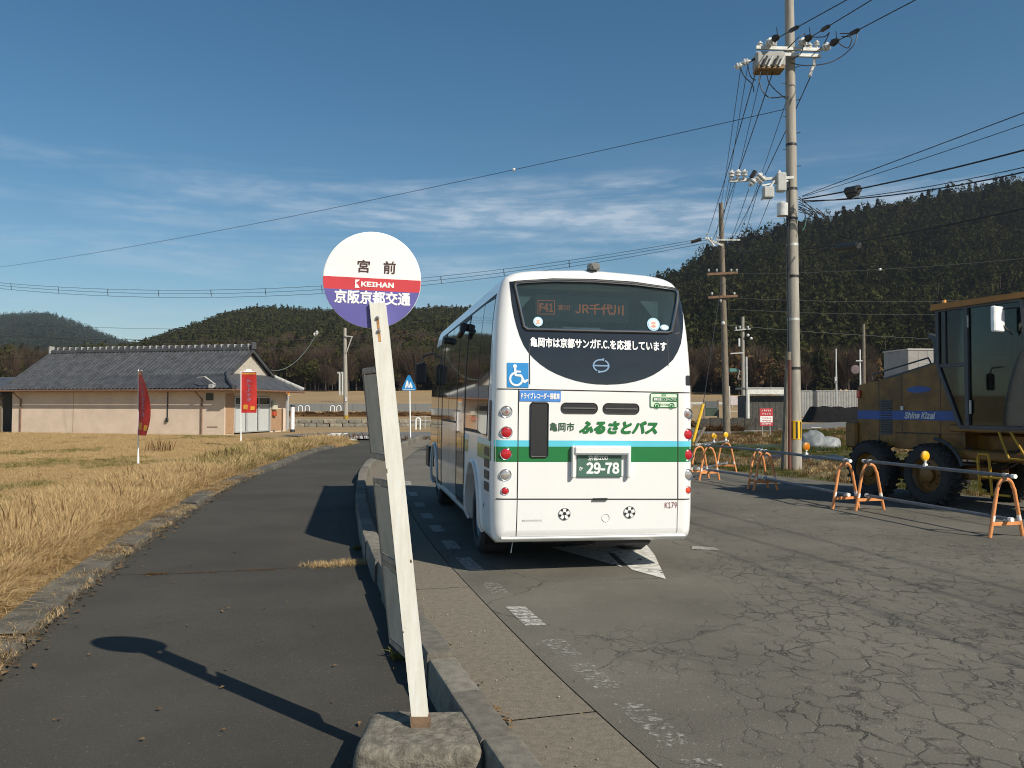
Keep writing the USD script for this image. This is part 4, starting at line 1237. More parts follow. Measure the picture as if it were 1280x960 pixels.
for q in range(3):
    z = [.62, .93, 1.33, 1.33, 1.71, .45, 1.5][q]
    part(stop, 'rust_chip', slab(z, z + .007 + .006 * (q % 3), .004 + .002 * (q % 2), .002, (-.033, .034, -.033, .033, .034, -.02, .03)[q], -.0235), M_rust, smooth=False)
M_frame = mat('board_frame', (.26, .21, .16), .6, var=.25, scale=15.)
M_board = mat('timetable_board', (.38, .33, .26), .6, var=.12, scale=10.)
for z0, z1, lab in ((1.395, 1.80, None), (.915, 1.275, None), (.515, .885, None)):
    A = lambda z, t: lp(z, -.034 - .42 * t, .0 + .95 * t)
    bd = hull([A(z, t) + (o, 0, 0) for z in (z0 + .02, z1 - .02) for t in (.012, .25) for o in (-.003, .003)])
    tb = part(stop, 'timetable_board', bd, M_board, smooth=False)
    part(tb, 'board_frame', [bar(A(z, 0), A(z, .26), .012, .03) for z in (z0, z1)] + [bar(A(z0, t), A(z1, t), .012, .012, up=(0, 1, 0)) for t in (.006, .255)], M_frame, smooth=False)
    part(tb, 'hinge', cb(lp(z1 + .012, -.02, .02), (.05, .05, .02), .004), M_rust)
dc = P(465.5, 350, 3.80) - (SX, SY, 0)
R_ = .2235
YAW = trimesh.transformations.rotation_matrix(math.radians(9), [0, 0, 1], dc)
dd = part(stop, 'disc', lathe([(0, 0), (R_ - .004, 0), (R_, .002), (R_, .008), (R_ - .004, .010), (0, .010)], dc + (0, .01, 0), (0, -1, 0), 64).apply_transform(YAW), M_swhite, smooth=25)
tilt = -.028
def dface(poly, off):
    poly = affinity.rotate(poly, math.degrees(tilt), origin=(0, 0))
    return upright(extr(poly, .0012), dc + (0, -off, 0)).apply_transform(YAW)
full = disc(0, 0, R_ - .0015, n=24)
yb0, yb1 = .008, -.049
part(dd, 'red_band', dface(full.intersection(sbox(-1, yb1, 1, yb0)), .0002), M_sred, smooth=False)
part(dd, 'purple_half', dface(full.intersection(sbox(-1, -1, 1, yb1)), .0002), M_purple, smooth=False)
part(dd, 'stop_name', dface(affinity.translate(fit(text_poly('宮', .06, 1), .056, .058), -.041, .062), .0014), M_maroon, smooth=False)
part(dd, 'stop_name', dface(affinity.translate(fit(text_poly('前', .06, 1), .056, .058), .077, .062), .0014), M_maroon, smooth=False)
part(dd, 'company_name', dface(affinity.translate(fit(text_poly('KEIHAN', .03, 4, latin=True), .150, .024), .024, -.021), .0016), M_swhite, smooth=False)
kx = -.078
logo = unary_union([sbox(kx, -.040, kx + .006, -.002), Polygon([(kx + .006, -.002), (kx + .022, -.002), (kx + .006, -.016)]), Polygon([(kx + .006, -.040), (kx + .022, -.040), (kx + .010, -.021), (kx + .006, -.026)])])
part(dd, 'company_mark', dface(logo, .0016), M_swhite, smooth=False)
part(dd, 'operator_name', dface(affinity.translate(fit(text_poly('京阪京都交通', .06, 3), .345, .062), .004, -.082), .0016), M_swhite, smooth=False)
for z in (2.035, 1.975):
    b = part(stop, 'bolt', lathe([(0, .012), (.005, .011), (.008, .006), (.009, 0)], lp(z, -.005, -.0225), (0, -1, 0), 12), M_steel)
    part(b, 'rust_streak', slab(z - .05, z - .004, .012, .001, -.005, -.0232), mat('rust_stain', (.40, .22, .09), .8, var=.3, scale=40.), smooth=False)

# ------------------------------------------------------------------ poles and what hangs on them
M_pole = mat('concrete_pole', (.30, .275, .235), .85, var=.18, scale=3., stretch=(4, 4, .4), bump=.3, bscale=30.)
M_wood = mat('wooden_pole', (.17, .14, .105), .9, var=.35, scale=5., stretch=(6, 6, .5), bump=.4)
M_galv = mat('galvanised', (.50, .50, .47), .5, .35, var=.15, scale=8.)
M_cer = mat('white_ceramic', (.58, .58, .56), .2, coat=.5)
M_cab = mat('black_cable', (.012, .012, .014), .55)
M_box = mat('grey_box', (.42, .42, .40), .5, var=.1)
M_yel = mat('warning_yellow', (.72, .42, .015), .5, var=.08)
M_redp = mat('rusty_red_pipe', (.10, .03, .018), .6, var=.35, scale=4., stretch=(3, 3, .4))


def insul(p, axis=(0, 0, 1), s=1., m=None):
    return lathe([(0, .20), (.03, .2), (.035, .17), (.075, .15), (.075, .125), (.035, .115), (.07, .09), (.07, .065), (.03, .05), (.025, 0), (0, 0)], p, axis, 10).apply_scale(1.) if s == 1. else lathe([(a * s, b * s) for a, b in [(0, .20), (.03, .2), (.035, .17), (.075, .15), (.075, .125), (.035, .115), (.07, .09), (.07, .065), (.03, .05), (.025, 0), (0, 0)]], p, axis, 10)


DP = 21.9
pb, pt = P(994, 585.5, DP), P(986.5, -6, DP + .2)
mp_ = thing('utility_pole', 'tall concrete utility pole with switchgear and a yellow and black band', 'utility pole', (pb[0], pb[1], 0))
def Q(px, py, dy=0.):
    return P(px, py, DP + dy) - (pb[0], pb[1], 0)
part(mp_, 'pole', tube(np.linspace(Q(994, 590), Q(986.5, -6, .2), 8), np.linspace(.175, .118, 8), 20), M_pole)
def on_pole(z):
    a, b = Q(994, 590), Q(986.5, -6, .2)
    t = (z - a[2]) / (b[2] - a[2])
    return a + (b - a) * t
zb0, zb1 = Q(994, 549)[2], Q(994, 526)[2]
bnd = part(mp_, 'band', tube([on_pole(zb0), on_pole(zb1)], .181, 24, caps=True), M_yel)
for k in range(9):
    a = -.2 + k * .698
    c0, c1 = on_pole(zb0 + .02), on_pole(zb1 - .02)
    strip = [np.array([math.cos(a + t) * .184, math.sin(a + t) * .184, 0]) for t in (-.14, -.05, .05, .14)]
    part(bnd, 'black_stripe', hull([c + s for c in (c0, c1) for s in strip]), M_dark, smooth=False)
for z in (2.6, 3.9, 5.05, 5.9, 6.6, 7.4, 8.6):
    part(mp_, 'pole_strap', tube([on_pole(z), on_pole(z + .07)], np.interp(z, [0, 12], [.18, .126]), 20), M_galv if int(z * 10) % 2 else M_dark)
for k, z in enumerate(np.arange(2.2, 11.5, .45)):
    p = on_pole(z)
    part(mp_, 'step_bolt', tube([p + (-.10 + .2 * (k % 2), 0, 0), p + (-.24 + .48 * (k % 2), -.04, .02)], .010, 5), M_dark)
# upper crossarms
for y0, dy in ((58.5, -.16), (66, .16), (66, -.16)):
    part(mp_, 'crossarm', bar(Q(945, y0 + 1, dy), Q(1026, y0 + 4, dy), .075, .09), M_galv)
for px, py in ((950, 58), (961, 57), (968, 57), (1006, 57), (1021, 57), (1012, 60)):
    part(mp_, 'insulator', insul(Q(px, py + 3, -.12)), M_cer)
for a, b in (((957, 56), (972, 46)), ((998, 56), (1013, 46)), ((1027, 62), (1046, 51))):
    p, q_ = Q(*a, -.1), Q(*b, -.5)
    part(mp_, 'strain_insulator', insul(p, q_ - p, 1.4), M_cer)
    part(mp_, 'dead_end_clamp', tube(np.linspace(p + (q_ - p) * .55, q_ + (q_ - p) * .15, 4), [.03, .10, .085, .03], 7), M_dark)
    part(mp_, 'clamp_spike', tube([q_, q_ + (-.02, 0, .25)], .012, 4), M_dark)
sb_ = part(mp_, 'switch_box', cb(Q(961, 77, -.05), (.78, .42, .42), .05), mat('switch_grey', (.30, .30, .28), .5))
part(sb_, 'box_base', cb(Q(961, 88, -.05), (.74, .44, .10), .03), mat('box_brown', (.20, .12, .05), .6))
for k in range(4):
    part(sb_, 'fuse_tube', tube([Q(953 + 7 * k, 83, -.32), Q(959 + 7 * k, 70, -.32)], .03, 7), M_cer if k % 2 else M_dark)
for px, py in ((926, 82), (935, 77)):
    part(mp_, 'arm_end_insulator', insul(Q(px + 3, py - 1, -.1), (-1, 0, -.25), 1.2), M_cer)
part(mp_, 'side_arm', bar(Q(945, 73, -.1), Q(926, 82, -.1), .05), M_dark)
part(mp_, 'cutout_fuse', [tube([Q(1019, 70, -.1), Q(1017, 84, -.12)], .05, 8), tube([Q(1016, 84, -.12), Q(1012, 95, -.15)], .045, 8)], M_cer)
# loops of jumper cable under the arms
for pts in ([(985, 60), (990, 55), (1000, 45), (1006, 42), (1006, 50), (1000, 68), (990, 74)], [(952, 88), (949, 100), (953, 114), (962, 122), (970, 122), (983, 120)], [(958, 88), (960, 100), (972, 115), (984, 124)],
            [(1050, 42), (1072, 42), (1068, 55), (1050, 72), (1030, 80), (1008, 82), (988, 78)], [(1013, 46), (1030, 46), (1037, 40), (1030, 55), (1018, 66)], [(1046, 51), (1060, 60), (1065, 48), (1052, 46)], [(926, 84), (930, 95), (940, 105), (942, 115)], [(935, 80), (938, 95), (945, 100)]):
    c = np.array([Q(px, py, -.2 - .05 * (k % 3)) for k, (px, py) in enumerate(pts)])
    u = np.linspace(0, 1, len(c))
    uu = np.linspace(0, 1, 26)
    part(mp_, 'jumper_cable', tube(np.column_stack([Pchip(u, c[:, k])(uu) for k in range(3)]), .014, 5), M_cab)
# middle gear
part(mp_, 'crossarm', bar(Q(912, 226, -.1), Q(992, 222, -.1), .07, .08), M_galv)
for px, py in ((914, 224), (922, 223), (930, 223)):
    part(mp_, 'insulator', insul(Q(px, py, -.15), (0, -.2, 1), 1.2), M_cer)
for px, py in ((936, 233), (944, 226), (948, 230)):
    part(mp_, 'insulator', insul(Q(px, py, -.3), (.5, -.3, .6), 1.3), M_cer)
part(mp_, 'arm_cap', tube([Q(939, 222, -.2), Q(944, 214, -.2)], .06, 7), M_dark)
part(mp_, 'meter_box', cb(Q(976, 228, -.18), (.24, .22, .50), .025), M_box)
part(mp_, 'bushing', cyl(Q(974, 217, -.18), Q(974, 213, -.18), .05, .03, 10), M_cer)
part(mp_, 'meter_box', cb(Q(960, 241, -.2), (.27, .22, .30), .025), M_box)
part(mp_, 'box_bracket', [bar(Q(952, 232, -.2), Q(985, 226, -.1), .04), bar(Q(952, 250, -.2), Q(968, 226, -.2), .05)], M_galv)
part(mp_, 'drum_box', [cyl(Q(978, 270, -.05), Q(978, 254.5, -.05), .145, .145, 18), cyl(Q(978, 254.5, -.05), Q(978, 252, -.05), .145, .06, 18)], M_cer)
part(mp_, 'cable_riser', [tube([on_pole(z) + (-.02 - .19 * math.cos(.5), -.17, 0) for z in np.linspace(.1, 7, 12)], .022, 6), tube([on_pole(z) + (-.13 + .02 * math.sin(z), -.16, 0) for z in np.linspace(5, 7.6, 10)], .02, 6)], M_cab)
for q in range(6):
    u = np.linspace(0, 1, 14)
    x0, y0 = 998, 246 + 3 * q
    c = np.array([Q(x0 + (26 - 2 * q) * math.sin(math.pi * t) ** .8 + 22 * t * (q % 2), y0 + (46 - 8 * q) * math.sin(math.pi * t * .9) * .6 + 4 * t, -.2 - .03 * q) for t in u])
    part(mp_, 'hanging_loop', tube(c, .011, 5), M_cab)
part(mp_, 'green_coil', tube([Q(1002 + 5 * math.sin(t), 275 - 13 * math.cos(t), -.16) for t in np.linspace(.2, 2.9, 12)], .015, 5), mat('coil_teal', (.06, .16, .15), .5))
# the red pipe and old timber prop beside the pole
pr = thing('timber_prop', 'old dark timber prop with a rusty red pipe beside the concrete utility pole', 'prop', (P(981, 585, 21.5)[0], 21.5, 0))
o = np.array([P(981, 585, 21.5)[0], 21.5, 0])
part(pr, 'timber', tube([P(981, 587, 21.5) - o, P(985.5, 440, 21.6) - o], [.10, .07], 10), M_wood)
part(pr, 'red_pipe', tube([P(986.5, 587, 21.45) - o, P(986.5, 450, 21.55) - o], .055, 10), M_redp)

wp0 = P(908, 541, 48.)
wpole = thing('utility_pole', 'older wooden utility pole with two brown crossarms standing behind the bus', 'utility pole', (wp0[0], 48, 0))
def W(px, py, dy=0.):
    return P(px, py, 48 + dy) - (wp0[0], 48, 0)
part(wpole, 'pole', tube(np.linspace(W(908.5, 544), W(901, 254), 6), np.linspace(.22, .13, 6), 12), M_wood)
for y, xa, xb in ((342, 884, 922), (371, 885, 922)):
    part(wpole, 'crossarm', bar(W(xa, y + 1, -.2), W(xb, y - 1, -.2), .12, .14), mat('brown_timber', (.16, .09, .05), .8))
part(wpole, 'crossarm', bar(W(881, 297, -.2), W(903, 307, -.2), .10, .10), M_galv)
part(wpole, 'crossarm', bar(W(895, 300, -.2), W(925, 300, -.2), .08, .08), M_galv)
for px, py in ((884, 295), (889, 300), (897, 298), (886, 340), (896, 340), (914, 340), (921, 340), (890, 369), (918, 369), (901, 378)):
    part(wpole, 'insulator', insul(W(px, py, -.25), (0, 0, 1), .9), M_cer)
part(wpole, 'clamp', tube([W(864, 303, -.2), W(876, 299, -.2)], [.08, .12], 7), M_dark)
part(wpole, 'clamp', tube([W(884, 297, -.2), W(893, 308, -.2)], .07, 7), M_cer)
part(wpole, 'lamp_globe', trimesh.creation.icosphere(2, .11).apply_translation(W(904, 404, -.3)), M_cer)
gw = thing('guy_wire_guard', 'yellow plastic guard on a sloping guy wire beside the bus', 'guy guard', (P(864, 556, 38.)[0], 38, 0))
o = np.array([P(864, 556, 38.)[0], 38, 0])
part(gw, 'yellow_guard', tube([P(866, 553, 38.) - o, P(879, 505, 38.4) - o], .07, 8), M_yel)
part(gw, 'wire', tube([P(879, 505, 38.4) - o, P(903, 345, 47.8) - o], .015, 4), M_cab)
solo('leaning_stake', tube([P(868, 556, 37.), P(881, 534, 37.2)], .07, 8), M_wood, 'short dark timber stake leaning beside the yellow guy wire guard', 'stake')

l0 = P(432.5, 531, 74.)
lpole = thing('utility_pole', 'distant concrete utility pole with a yellow band at its foot right of the house', 'utility pole', (l0[0], 74, 0))
def LQ(px, py, dy=0.): return P(px, py, 74 + dy) - (l0[0], 74, 0)
part(lpole, 'pole', tube([LQ(432.5, 534), LQ(431, 410)], [.21, .15], 12), M_pole)
part(lpole, 'band', tube([LQ(432.5, 530), LQ(432.5, 519)], .225, 12), mat('ochre_band', (.30, .19, .02), .6))
part(lpole, 'bracket', [bar(LQ(431, 420, -.2), LQ(441, 421, -.2), .1), bar(LQ(440, 421, -.2), LQ(433, 441, -.2), .08)], M_galv)
part(lpole, 'name_plate', cb(LQ(432.5, 499, -.2), (.2, .05, .35), .01), M_cer)
for k, (px, top, bot, D, m, lab) in enumerate(((424.5, 466, 494, 140, M_galv, 'slim grey post in the far tan field left of the concrete pole'), (428, 466, 494, 140, M_galv, 'slim grey post in the far field just beside the concrete pole'))):
    b = P(px, bot, D)
    solo('marker_post', [tube([b, P(px, top, D)], .16, 6), cb(P(px - .5, top, D), (.7, .2, .3), .05)], m, lab, 'post')

# slimmer poles at the right
def slim(px, base, top, D, r, m, label, extra=()):
    b = P(px, base, D)
    t = thing('slim_pole', label, 'pole', (b[0], D, 0))
    part(t, 'pole', tube([b - (b[0], D, 0), P(px - .5, top, D) - (b[0], D, 0)], [r, r * .75], 10), m)
    for nm, me, mm in extra:
        me.apply_translation((-b[0], -D, 0))
        part(t, nm, me, mm)
    return t


D = 72.
slim(929, 526, 396, D, .16, M_pole, 'grey pole with white insulators and a small signal box behind the wooden pole', [
    ('crossarm', bar(P(918, 413, D - .2), P(938, 411, D - .2), .1), M_galv), ('insulator', insul(P(920, 412, D - .3), (0, 0, 1), 1.3), M_cer), ('insulator', insul(P(925, 411, D - .3), (0, 0, 1), 1.3), M_cer), ('insulator', insul(P(935, 411, D - .3), (0, 0, 1), 1.3), M_cer),
    ('lamp', trimesh.creation.icosphere(1, .13).apply_translation(P(935, 419, D - .3)), M_cer), ('lamp', trimesh.creation.icosphere(1, .13).apply_translation(P(939, 423, D - .3)), M_cer), ('bracket', bar(P(913, 442, D - .2), P(929, 441, D - .2), .1), M_galv),
    ('signal_box', cb(P(917, 463, D - .3), (.8, .3, .32), .05), mat('signal_green', (.08, .2, .17), .4)), ('signal_hood', tube([P(922, 474, D - .3), P(924.5, 463, D - .4), P(917, 461, D - .3)], .05, 6), M_galv), ('white_tag', cb(P(924, 428, D - .3), (.15, .1, .7), .02), M_cer)])
slim(933.5, 526, 446, 71., .11, M_galv, 'plain grey steel pole just right of the pole with insulators')
slim(1080, 500, 405, 92., .2, M_wood, 'brown wooden pole behind the grey fence and the motor grader')
slim(1045.5, 505, 436, 92., .11, M_galv, 'thin pale steel pole behind the grey fence right of the tall pole', [('tag_box', cb(P(1045, 475, 91.8), (.3, .2, .7), .03), M_cer)])
slim(1075.5, 505, 437, 90., .11, M_cer, 'thin white pole with a round mirror beside the brown wooden pole', [('mirror', lathe([(0, .08), (.45, .04), (.5, 0), (0, -.05)], P(1069, 462, 89.6), (0, -1, 0), 18), mat('mirror_back', (.12, .09, .09), .5)), ('arm', bar(P(1070, 451, 89.8), P(1078, 451, 89.8), .1), M_cer)])

# ------------------------------------------------------------------ wires
def wire(label, a, b, sag, r=.011, cat_='cable', n=24, name='overhead_cable', m=None):
    a, b = np.asarray(a, float), np.asarray(b, float)
    solo(name, tube(catenary(a, b, sag, n), r * .78, 5, caps=False), m or M_cab, label, cat_, smooth=True)


A0 = np.array([pb[0], pb[1], 0])
far = np.array([.224, -1., 0.])
for k, (px, py, lab) in enumerate(((973, 47, 'leftmost'), (1014, 46, 'middle'), (1047, 51, 'rightmost'))):
    a = Q(px, py, -.5) + A0
    ex = (1060, 1091, 1146)[k]
    dz = -.1
    D1 = FPX * (a[2] - EYE) / 535.
    e = P(ex, -1, D1 - .35)
    w = (e - a)
    b = a + w * (33 / abs(w[1]))
    wire(f'{lab} of the three thick wires running from the pole top to the upper right corner', a, b, 0.0, .017)
    part(mp_, 'splice_sleeve', tube([a + w / np.linalg.norm(w) * d - A0 for d in (.55, .65, .95, 1.05)], [.02, .055, .055, .02], 7), M_dark)
for k, (ya, yb, dd_, sg, r, lab) in enumerate(((245, 141, 15.6, .0, .013, 'upper wire of the pair rising from the pole to the right edge'), (246, 146, 15.8, .05, .010, 'lower wire of the pair rising from the pole to the right edge'),
                                                (249, 168, 15.4, .10, .024, 'thick bundled cable from the pole to the right edge'), (251, 172, 15.5, .22, .020, 'wavy cable lashed below the thick bundle right of the pole'), (253, 178, 15.6, .16, .012, 'lowest thin cable of the bundle right of the pole'),
                                                (312, 240, 14.9, .10, .022, 'heavy black cable crossing the wooded hill below the bundle'))):
    a = Q(1003, ya, -.2) + A0
    b = P(1280, yb, dd_)
    b2 = a + (b - a) * 2.2
    if 'bundled' in lab:
        bundle = (a, b2)
    if 'heavy' in lab:
        heavy = (a, b2)
    wire(lab, a, b2, sg * 3, r)
def on_cable(c, px):
    k_ = int(np.argmin(np.abs(640 + FPX * c[:, 0] / c[:, 1] - px)))
    return c[k_], (c[k_ + 1] - c[k_]) / np.linalg.norm(c[k_ + 1] - c[k_])
c_, d_ = on_cable(catenary(*bundle, .3, 400), 1069)
solo('splice_closure', [tube([c_ - d_ * .2, c_ + d_ * .2], .10, 12), tube([c_ - d_ * .17 - (0, 0, .1), c_ + d_ * .17 - (0, 0, .1)], .07, 10)], M_dark, 'black splice closure hanging on the bundled cable right of the pole', 'splice box')
c_, d_ = on_cable(catenary(*heavy, .3, 400), 1062)
solo('splice_closure', tube([c_ - d_ * .42 - (0, 0, .08), c_ + d_ * .42 - (0, 0, .08)], .085, 10), M_dark, 'long black splice closure on the heavy cable before the wooded hill', 'splice box')
# down to the wooden pole
for k, (pa, pz, lab) in enumerate((((926, 84), (895, 296), 'outer left'), ((935, 80), (898, 297), 'second'), ((945, 89), (884, 294), 'thick left'), ((952, 90), (901, 300), 'fourth'), ((966, 90), (891, 300), 'thick middle'), ((1013, 96), (915, 300), 'thick right'), ((985, 120), (921, 300), 'inner right'))):
    wire(f'{lab} wire dropping from the pole top gear to the wooden pole', Q(*pa, -.1) + A0, W(*pz, -.2) + (wp0[0], 48, 0), .15, .012 if 'thick' not in lab else .018)
for k, (pa, pz, lab) in enumerate((((914, 227), (886, 339), 'leftmost'), ((936, 236), (896, 339), 'left middle'), ((949, 232), (914, 339), 'right middle'), ((962, 250), (921, 339), 'rightmost'))):
    wire(f'{lab} of the four wires from the middle gear to the upper brown crossarm', Q(*pa, -.2) + A0, W(*pz, -.2) + (wp0[0], 48, 0), .2, .011)
solo('spacer_cord', tube(catenary(P(908, 305, 40), P(985, 295, 24), .4, 12), .012, 5), M_cab, 'thin cord tying the dropping wires just right of the wooden pole', 'cable')
# long single wire across the sky
a, b = Q(983, 136) + A0, P(-60, 341, 62.)
wire('single long wire crossing the whole sky from the tall pole to the left edge', a, b, .5, .012, n=40)
solo('wire_marker', trimesh.creation.icosphere(2, .06).apply_translation(on_cable(catenary(a, b, .5, 600), 643)[0]), M_cer, 'small white ball on the long wire high above the bus', 'wire marker')
# from the wooden pole across to the left
for k, (dz, lab) in enumerate(((0, 'upper'), (-.14, 'middle'), (-.30, 'lower'))):
    a = W(884, 297, -.2) + (wp0[0], 48, 0) + (0, 0, dz)
    b = P(-140, 337, 62.) + (0, 0, dz)
    c = catenary(a, b, 1.0, 50)
    wire(f'{lab} of three long sagging cables from the wooden pole to the left edge', a, b, 2.25 + .1 * k, .017, n=44)
aa, bb = W(884, 297, -.2) + (wp0[0], 48, 0), P(-140, 337, 62.)
cc = catenary(aa, bb, 2.25, 60)
ORD = 'first second third fourth fifth sixth seventh eighth ninth tenth eleventh twelfth'.split()
for t in range(8, 56, 4):
    p = cc[t]
    solo('cable_hanger', tube([p + (0, 0, .02), p + (.05, 0, -.45)], .022, 4), M_cab, f'{ORD[t // 4 - 2]} hanger clip from the wooden pole on the long sagging cables', 'cable hanger', group='hanger clips on the long sagging cables')
for y0, y1, y2, D0, D1, D2, sg, r, lab in ((416, 423, 396, 58, 74, 100, .35, .030, 'upper dark cable over the house roof to the distant pole'), (424, 431, 424, 58, 74, 100, .6, .026, 'second dark cable over the house roof to the distant pole'),
                                            (403, 412, 370, 58, 74, 95, .2, .016, 'thin pale wire above the house running to the distant pole top'), (409, 437, 434, 64, 74, 100, .5, .016, 'lowest thin wire behind the house ridge to the distant pole')):
    a, m_, b = P(-80, y0, D0), P(432, y1, D1), P(760, y2, D2)
    pts = np.vstack([catenary(a, m_, sg, 20), catenary(m_, b, sg, 16)[1:]])
    solo('overhead_cable', tube(pts, r * .8, 5, caps=False), M_cab, lab, 'cable')
wire('dark cable from the left edge ending behind the house ridge', P(-60, 449, 66), P(86, 446.5, 66), .05, .03)
wire('drooping grey green cable from the wires down to the house roof', P(396, 417, 58), P(338, 462.5, 56.), .8, .028, m=mat('green_cable', (.10, .14, .12), .5))
solo('wire_insulator', [insul(P(396, 419, 58), (0, 0, 1), 1.6), insul(P(393, 420, 58), (0, 0, 1), 1.2)], M_cer, 'small white insulator at the top of the drooping house cable', 'insulator', kind=None)
for ya, yb, Da, Db, xb, lab in ((386, 389, 48, 44, 1330, 'pale wire running level from the wooden pole behind the grader cab'), (342, 318, 48, 40, 1330, 'thin wire with a white bead crossing the dark hill'), (372, 371, 48, 44, 1330, 'fainter level wire crossing the dark hill'), (406, 427, 48, 60, 1330, 'low wire crossing the foot of the dark hill')):
    if 'bead' in lab:
        bead = (P(905, ya, Da), P(xb, yb, Db))
    wire(lab, P(905, ya, Da), P(xb, yb, Db), .25, .013, m=mat('grey_wire', (.10, .10, .10), .5))
solo('wire_marker', trimesh.creation.icosphere(2, .08).apply_translation(on_cable(catenary(*bead, .25, 600), 1102)[0]), M_cer, 'small white bead on the thin wire crossing the dark hill', 'wire marker')
wire('wire from the wooden pole running left behind the bus roof', P(886, 341, 48), P(560, 395, 78), .5, .014)
wire('second wire from the wooden pole passing left behind the bus', P(886, 372, 48), P(700, 400, 60), .3, .014)
wire('brownish stay wire from the wooden pole to behind the bus', P(905, 424, 48), P(800, 437, 60), .1, .02)

# ------------------------------------------------------------------ the house
M_wall = mat('beige_plaster', (.60, .485, .38), .9, var=.07, scale=1.2, bump=.15)
M_tile = mat('roof_tile', (.062, .064, .069), .5, var=.25, scale=2.)
M_tcap = mat('ridge_tile_grey', (.30, .30, .29), .6, var=.3, scale=6.)
M_brn = mat('brown_trim', (.16, .085, .05), .6, var=.2)
M_pan = mat('tan_panel', (.34, .21, .12), .7, var=.1)
M_alu = mat('aluminium', (.50, .52, .53), .4, .5, var=.1)
M_curt = mat('curtain_white', (.42, .44, .43), .8, scale=30., var=.2, stretch=(1, 6, .2))
HC = np.array([-17.0, 49.0, 0])
house = thing('house', 'long beige plastered house with a grey tiled roof behind the dry field', 'house', HC, -math.radians(13.8))
HL, HD, ZE, ZR, OV = 15.2, 7.2, 2.62, 5.2, .55
RY = HD / 2
SL = (ZR - ZE) / (RY + OV)
wallp = [cb((-HL / 2, .09, 1.3), (HL, .18, 2.8), .004), cb((-HL / 2, HD - .09, 1.3), (HL, .18, 2.8), .004), cb((-HL + .09, HD / 2, 1.3), (.18, HD - .37, 2.8), .004)]
part(house, 'wall', wallp[0], M_wall, smooth=False)
part(house, 'wall', wallp[1], M_wall, smooth=False)
part(house, 'wall', wallp[2], M_wall, smooth=False)
part(house, 'wall', [cb((-.09, .6, 1.3), (.18, .83, 2.8), .004), cb((-.09, 3.1, 2.5), (.18, 4.16, .5), .004), cb((-.09, 6.1, 1.3), (.18, 1.8, 2.8), .004)], M_wall, smooth=False)
for s in (-1, 1):
    rows, NX = 20, 300
    V, F, idx0 = [], [], 0
    for r_ in range(rows):
        for e in (0, 1):
            t = (r_ + e) / rows
            yy_ = RY - t * (RY + OV)
            xm = -.25 if yy_ > 1.05 else -.6 + (1.05 - yy_) / (1.05 + OV) * 1.6
            x = np.linspace(-HL - .45, xm, NX)
            zz_ = ZR - t * (ZR - ZE) + .075 * np.abs(np.cos(math.pi * x / .29)) + (.02 if e else .0) + .02
            V.append(np.column_stack([x, np.full(NX, yy_), zz_]))
        if r_ >= 0:
            k0 = r_ * 2 * NX
            q = np.arange(NX - 1)
            F.append(np.column_stack([k0 + q, k0 + NX + q, k0 + NX + q + 1, k0 + q + 1]))
            if r_ < rows - 1:
                F.append(np.column_stack([k0 + NX + q, k0 + 2 * NX + q, k0 + 2 * NX + q + 1, k0 + NX + q + 1]))
    V = np.vstack(V)
    if s > 0:
        V[:, 1] = HD - V[:, 1]
    rf = part(house, 'roof', (V, np.vstack(F)), M_tile, smooth=40)
    if s < 0:
        roof0 = rf
# skirt roof under the right gable
V, F = [], []
for k, t in enumerate(np.linspace(0, 1, 9)):
    x = -.6 + 1.6 * t
    y0, y1 = 1.05 - t * (1.05 + OV), HD - 1.05 + t * (1.05 + OV)
    y = np.linspace(y0, y1, 160)
    zt = ZR - (RY - 1.05) * SL
    V.append(np.column_stack([np.full(160, x), y, zt - t * (zt - ZE) + .03 * np.abs(np.cos(math.pi * y / .29)) + .03]))
for k in range(8):
    q = np.arange(159)
    F.append(np.column_stack([k * 160 + q, (k + 1) * 160 + q, (k + 1) * 160 + q + 1, k * 160 + q + 1]))
part(house, 'skirt_roof', (np.vstack(V), np.vstack(F)), M_tile, smooth=40)
zt = ZR - (RY - 1.05) * SL
gable = Polygon([(1.0, zt - .1), (HD - 1.0, zt - .1), (RY, ZR - .12)])
gm = extr(gable, .12)
vv = gm.vertices.copy()
gm.vertices = np.column_stack([-.72 + vv[:, 2], vv[:, 0], vv[:, 1]])
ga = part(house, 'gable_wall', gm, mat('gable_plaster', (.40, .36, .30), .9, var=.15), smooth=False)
part(ga, 'gable_vent', [cb((-.56, RY - .1, zt + .18), (.08, 1.1, .16), .03), cb((-.56, RY - .1, zt + .30), (.07, .6, .14), .03)], M_swhite)
for s in (-1, 1):
    part(house, 'barge_board', bar((-.35, RY, ZR - .02), (-.35, RY + s * (RY - .95), zt - .03), .10, .16), M_tile)
    part(house, 'hip_ridge', tube([(-.55, RY + s * (RY - 1.05), zt + .10), (.2, RY + s * (RY - .05), ZE + (zt - ZE) * .5 + .10), (1.0, RY + s * (RY + OV), ZE + .14)], [.12, .12, .15], 8), M_tile if s < 0 else M_tcap)
rb = part(house, 'ridge', [cb((-HL / 2 - .45, RY, ZR + .12), (HL - .2, .34, .26), .05), tube([(-HL - .1, RY, ZR + .28), (-.3, RY, ZR + .28)], .11, 10)], M_tile)
part(rb, 'ridge_tile_joints', [cb((x, RY, ZR + .30), (.09, .32, .22), .03) for x in np.arange(-HL - .3, -.2, .48)], M_tcap, kind='stuff')
part(rb, 'ridge_end_tile', cb((-.28, RY, ZR + .28), (.14, .42, .46), .08), M_tile)
part(rb, 'ridge_end_tile', cb((-HL - .4, RY, ZR + .24), (.14, .46, .5), .08), M_tcap)
part(house, 'barge_board', bar((-HL - .42, RY, ZR + .04), (-HL - .42, -OV, ZE + .05), .12, .14), M_tile)
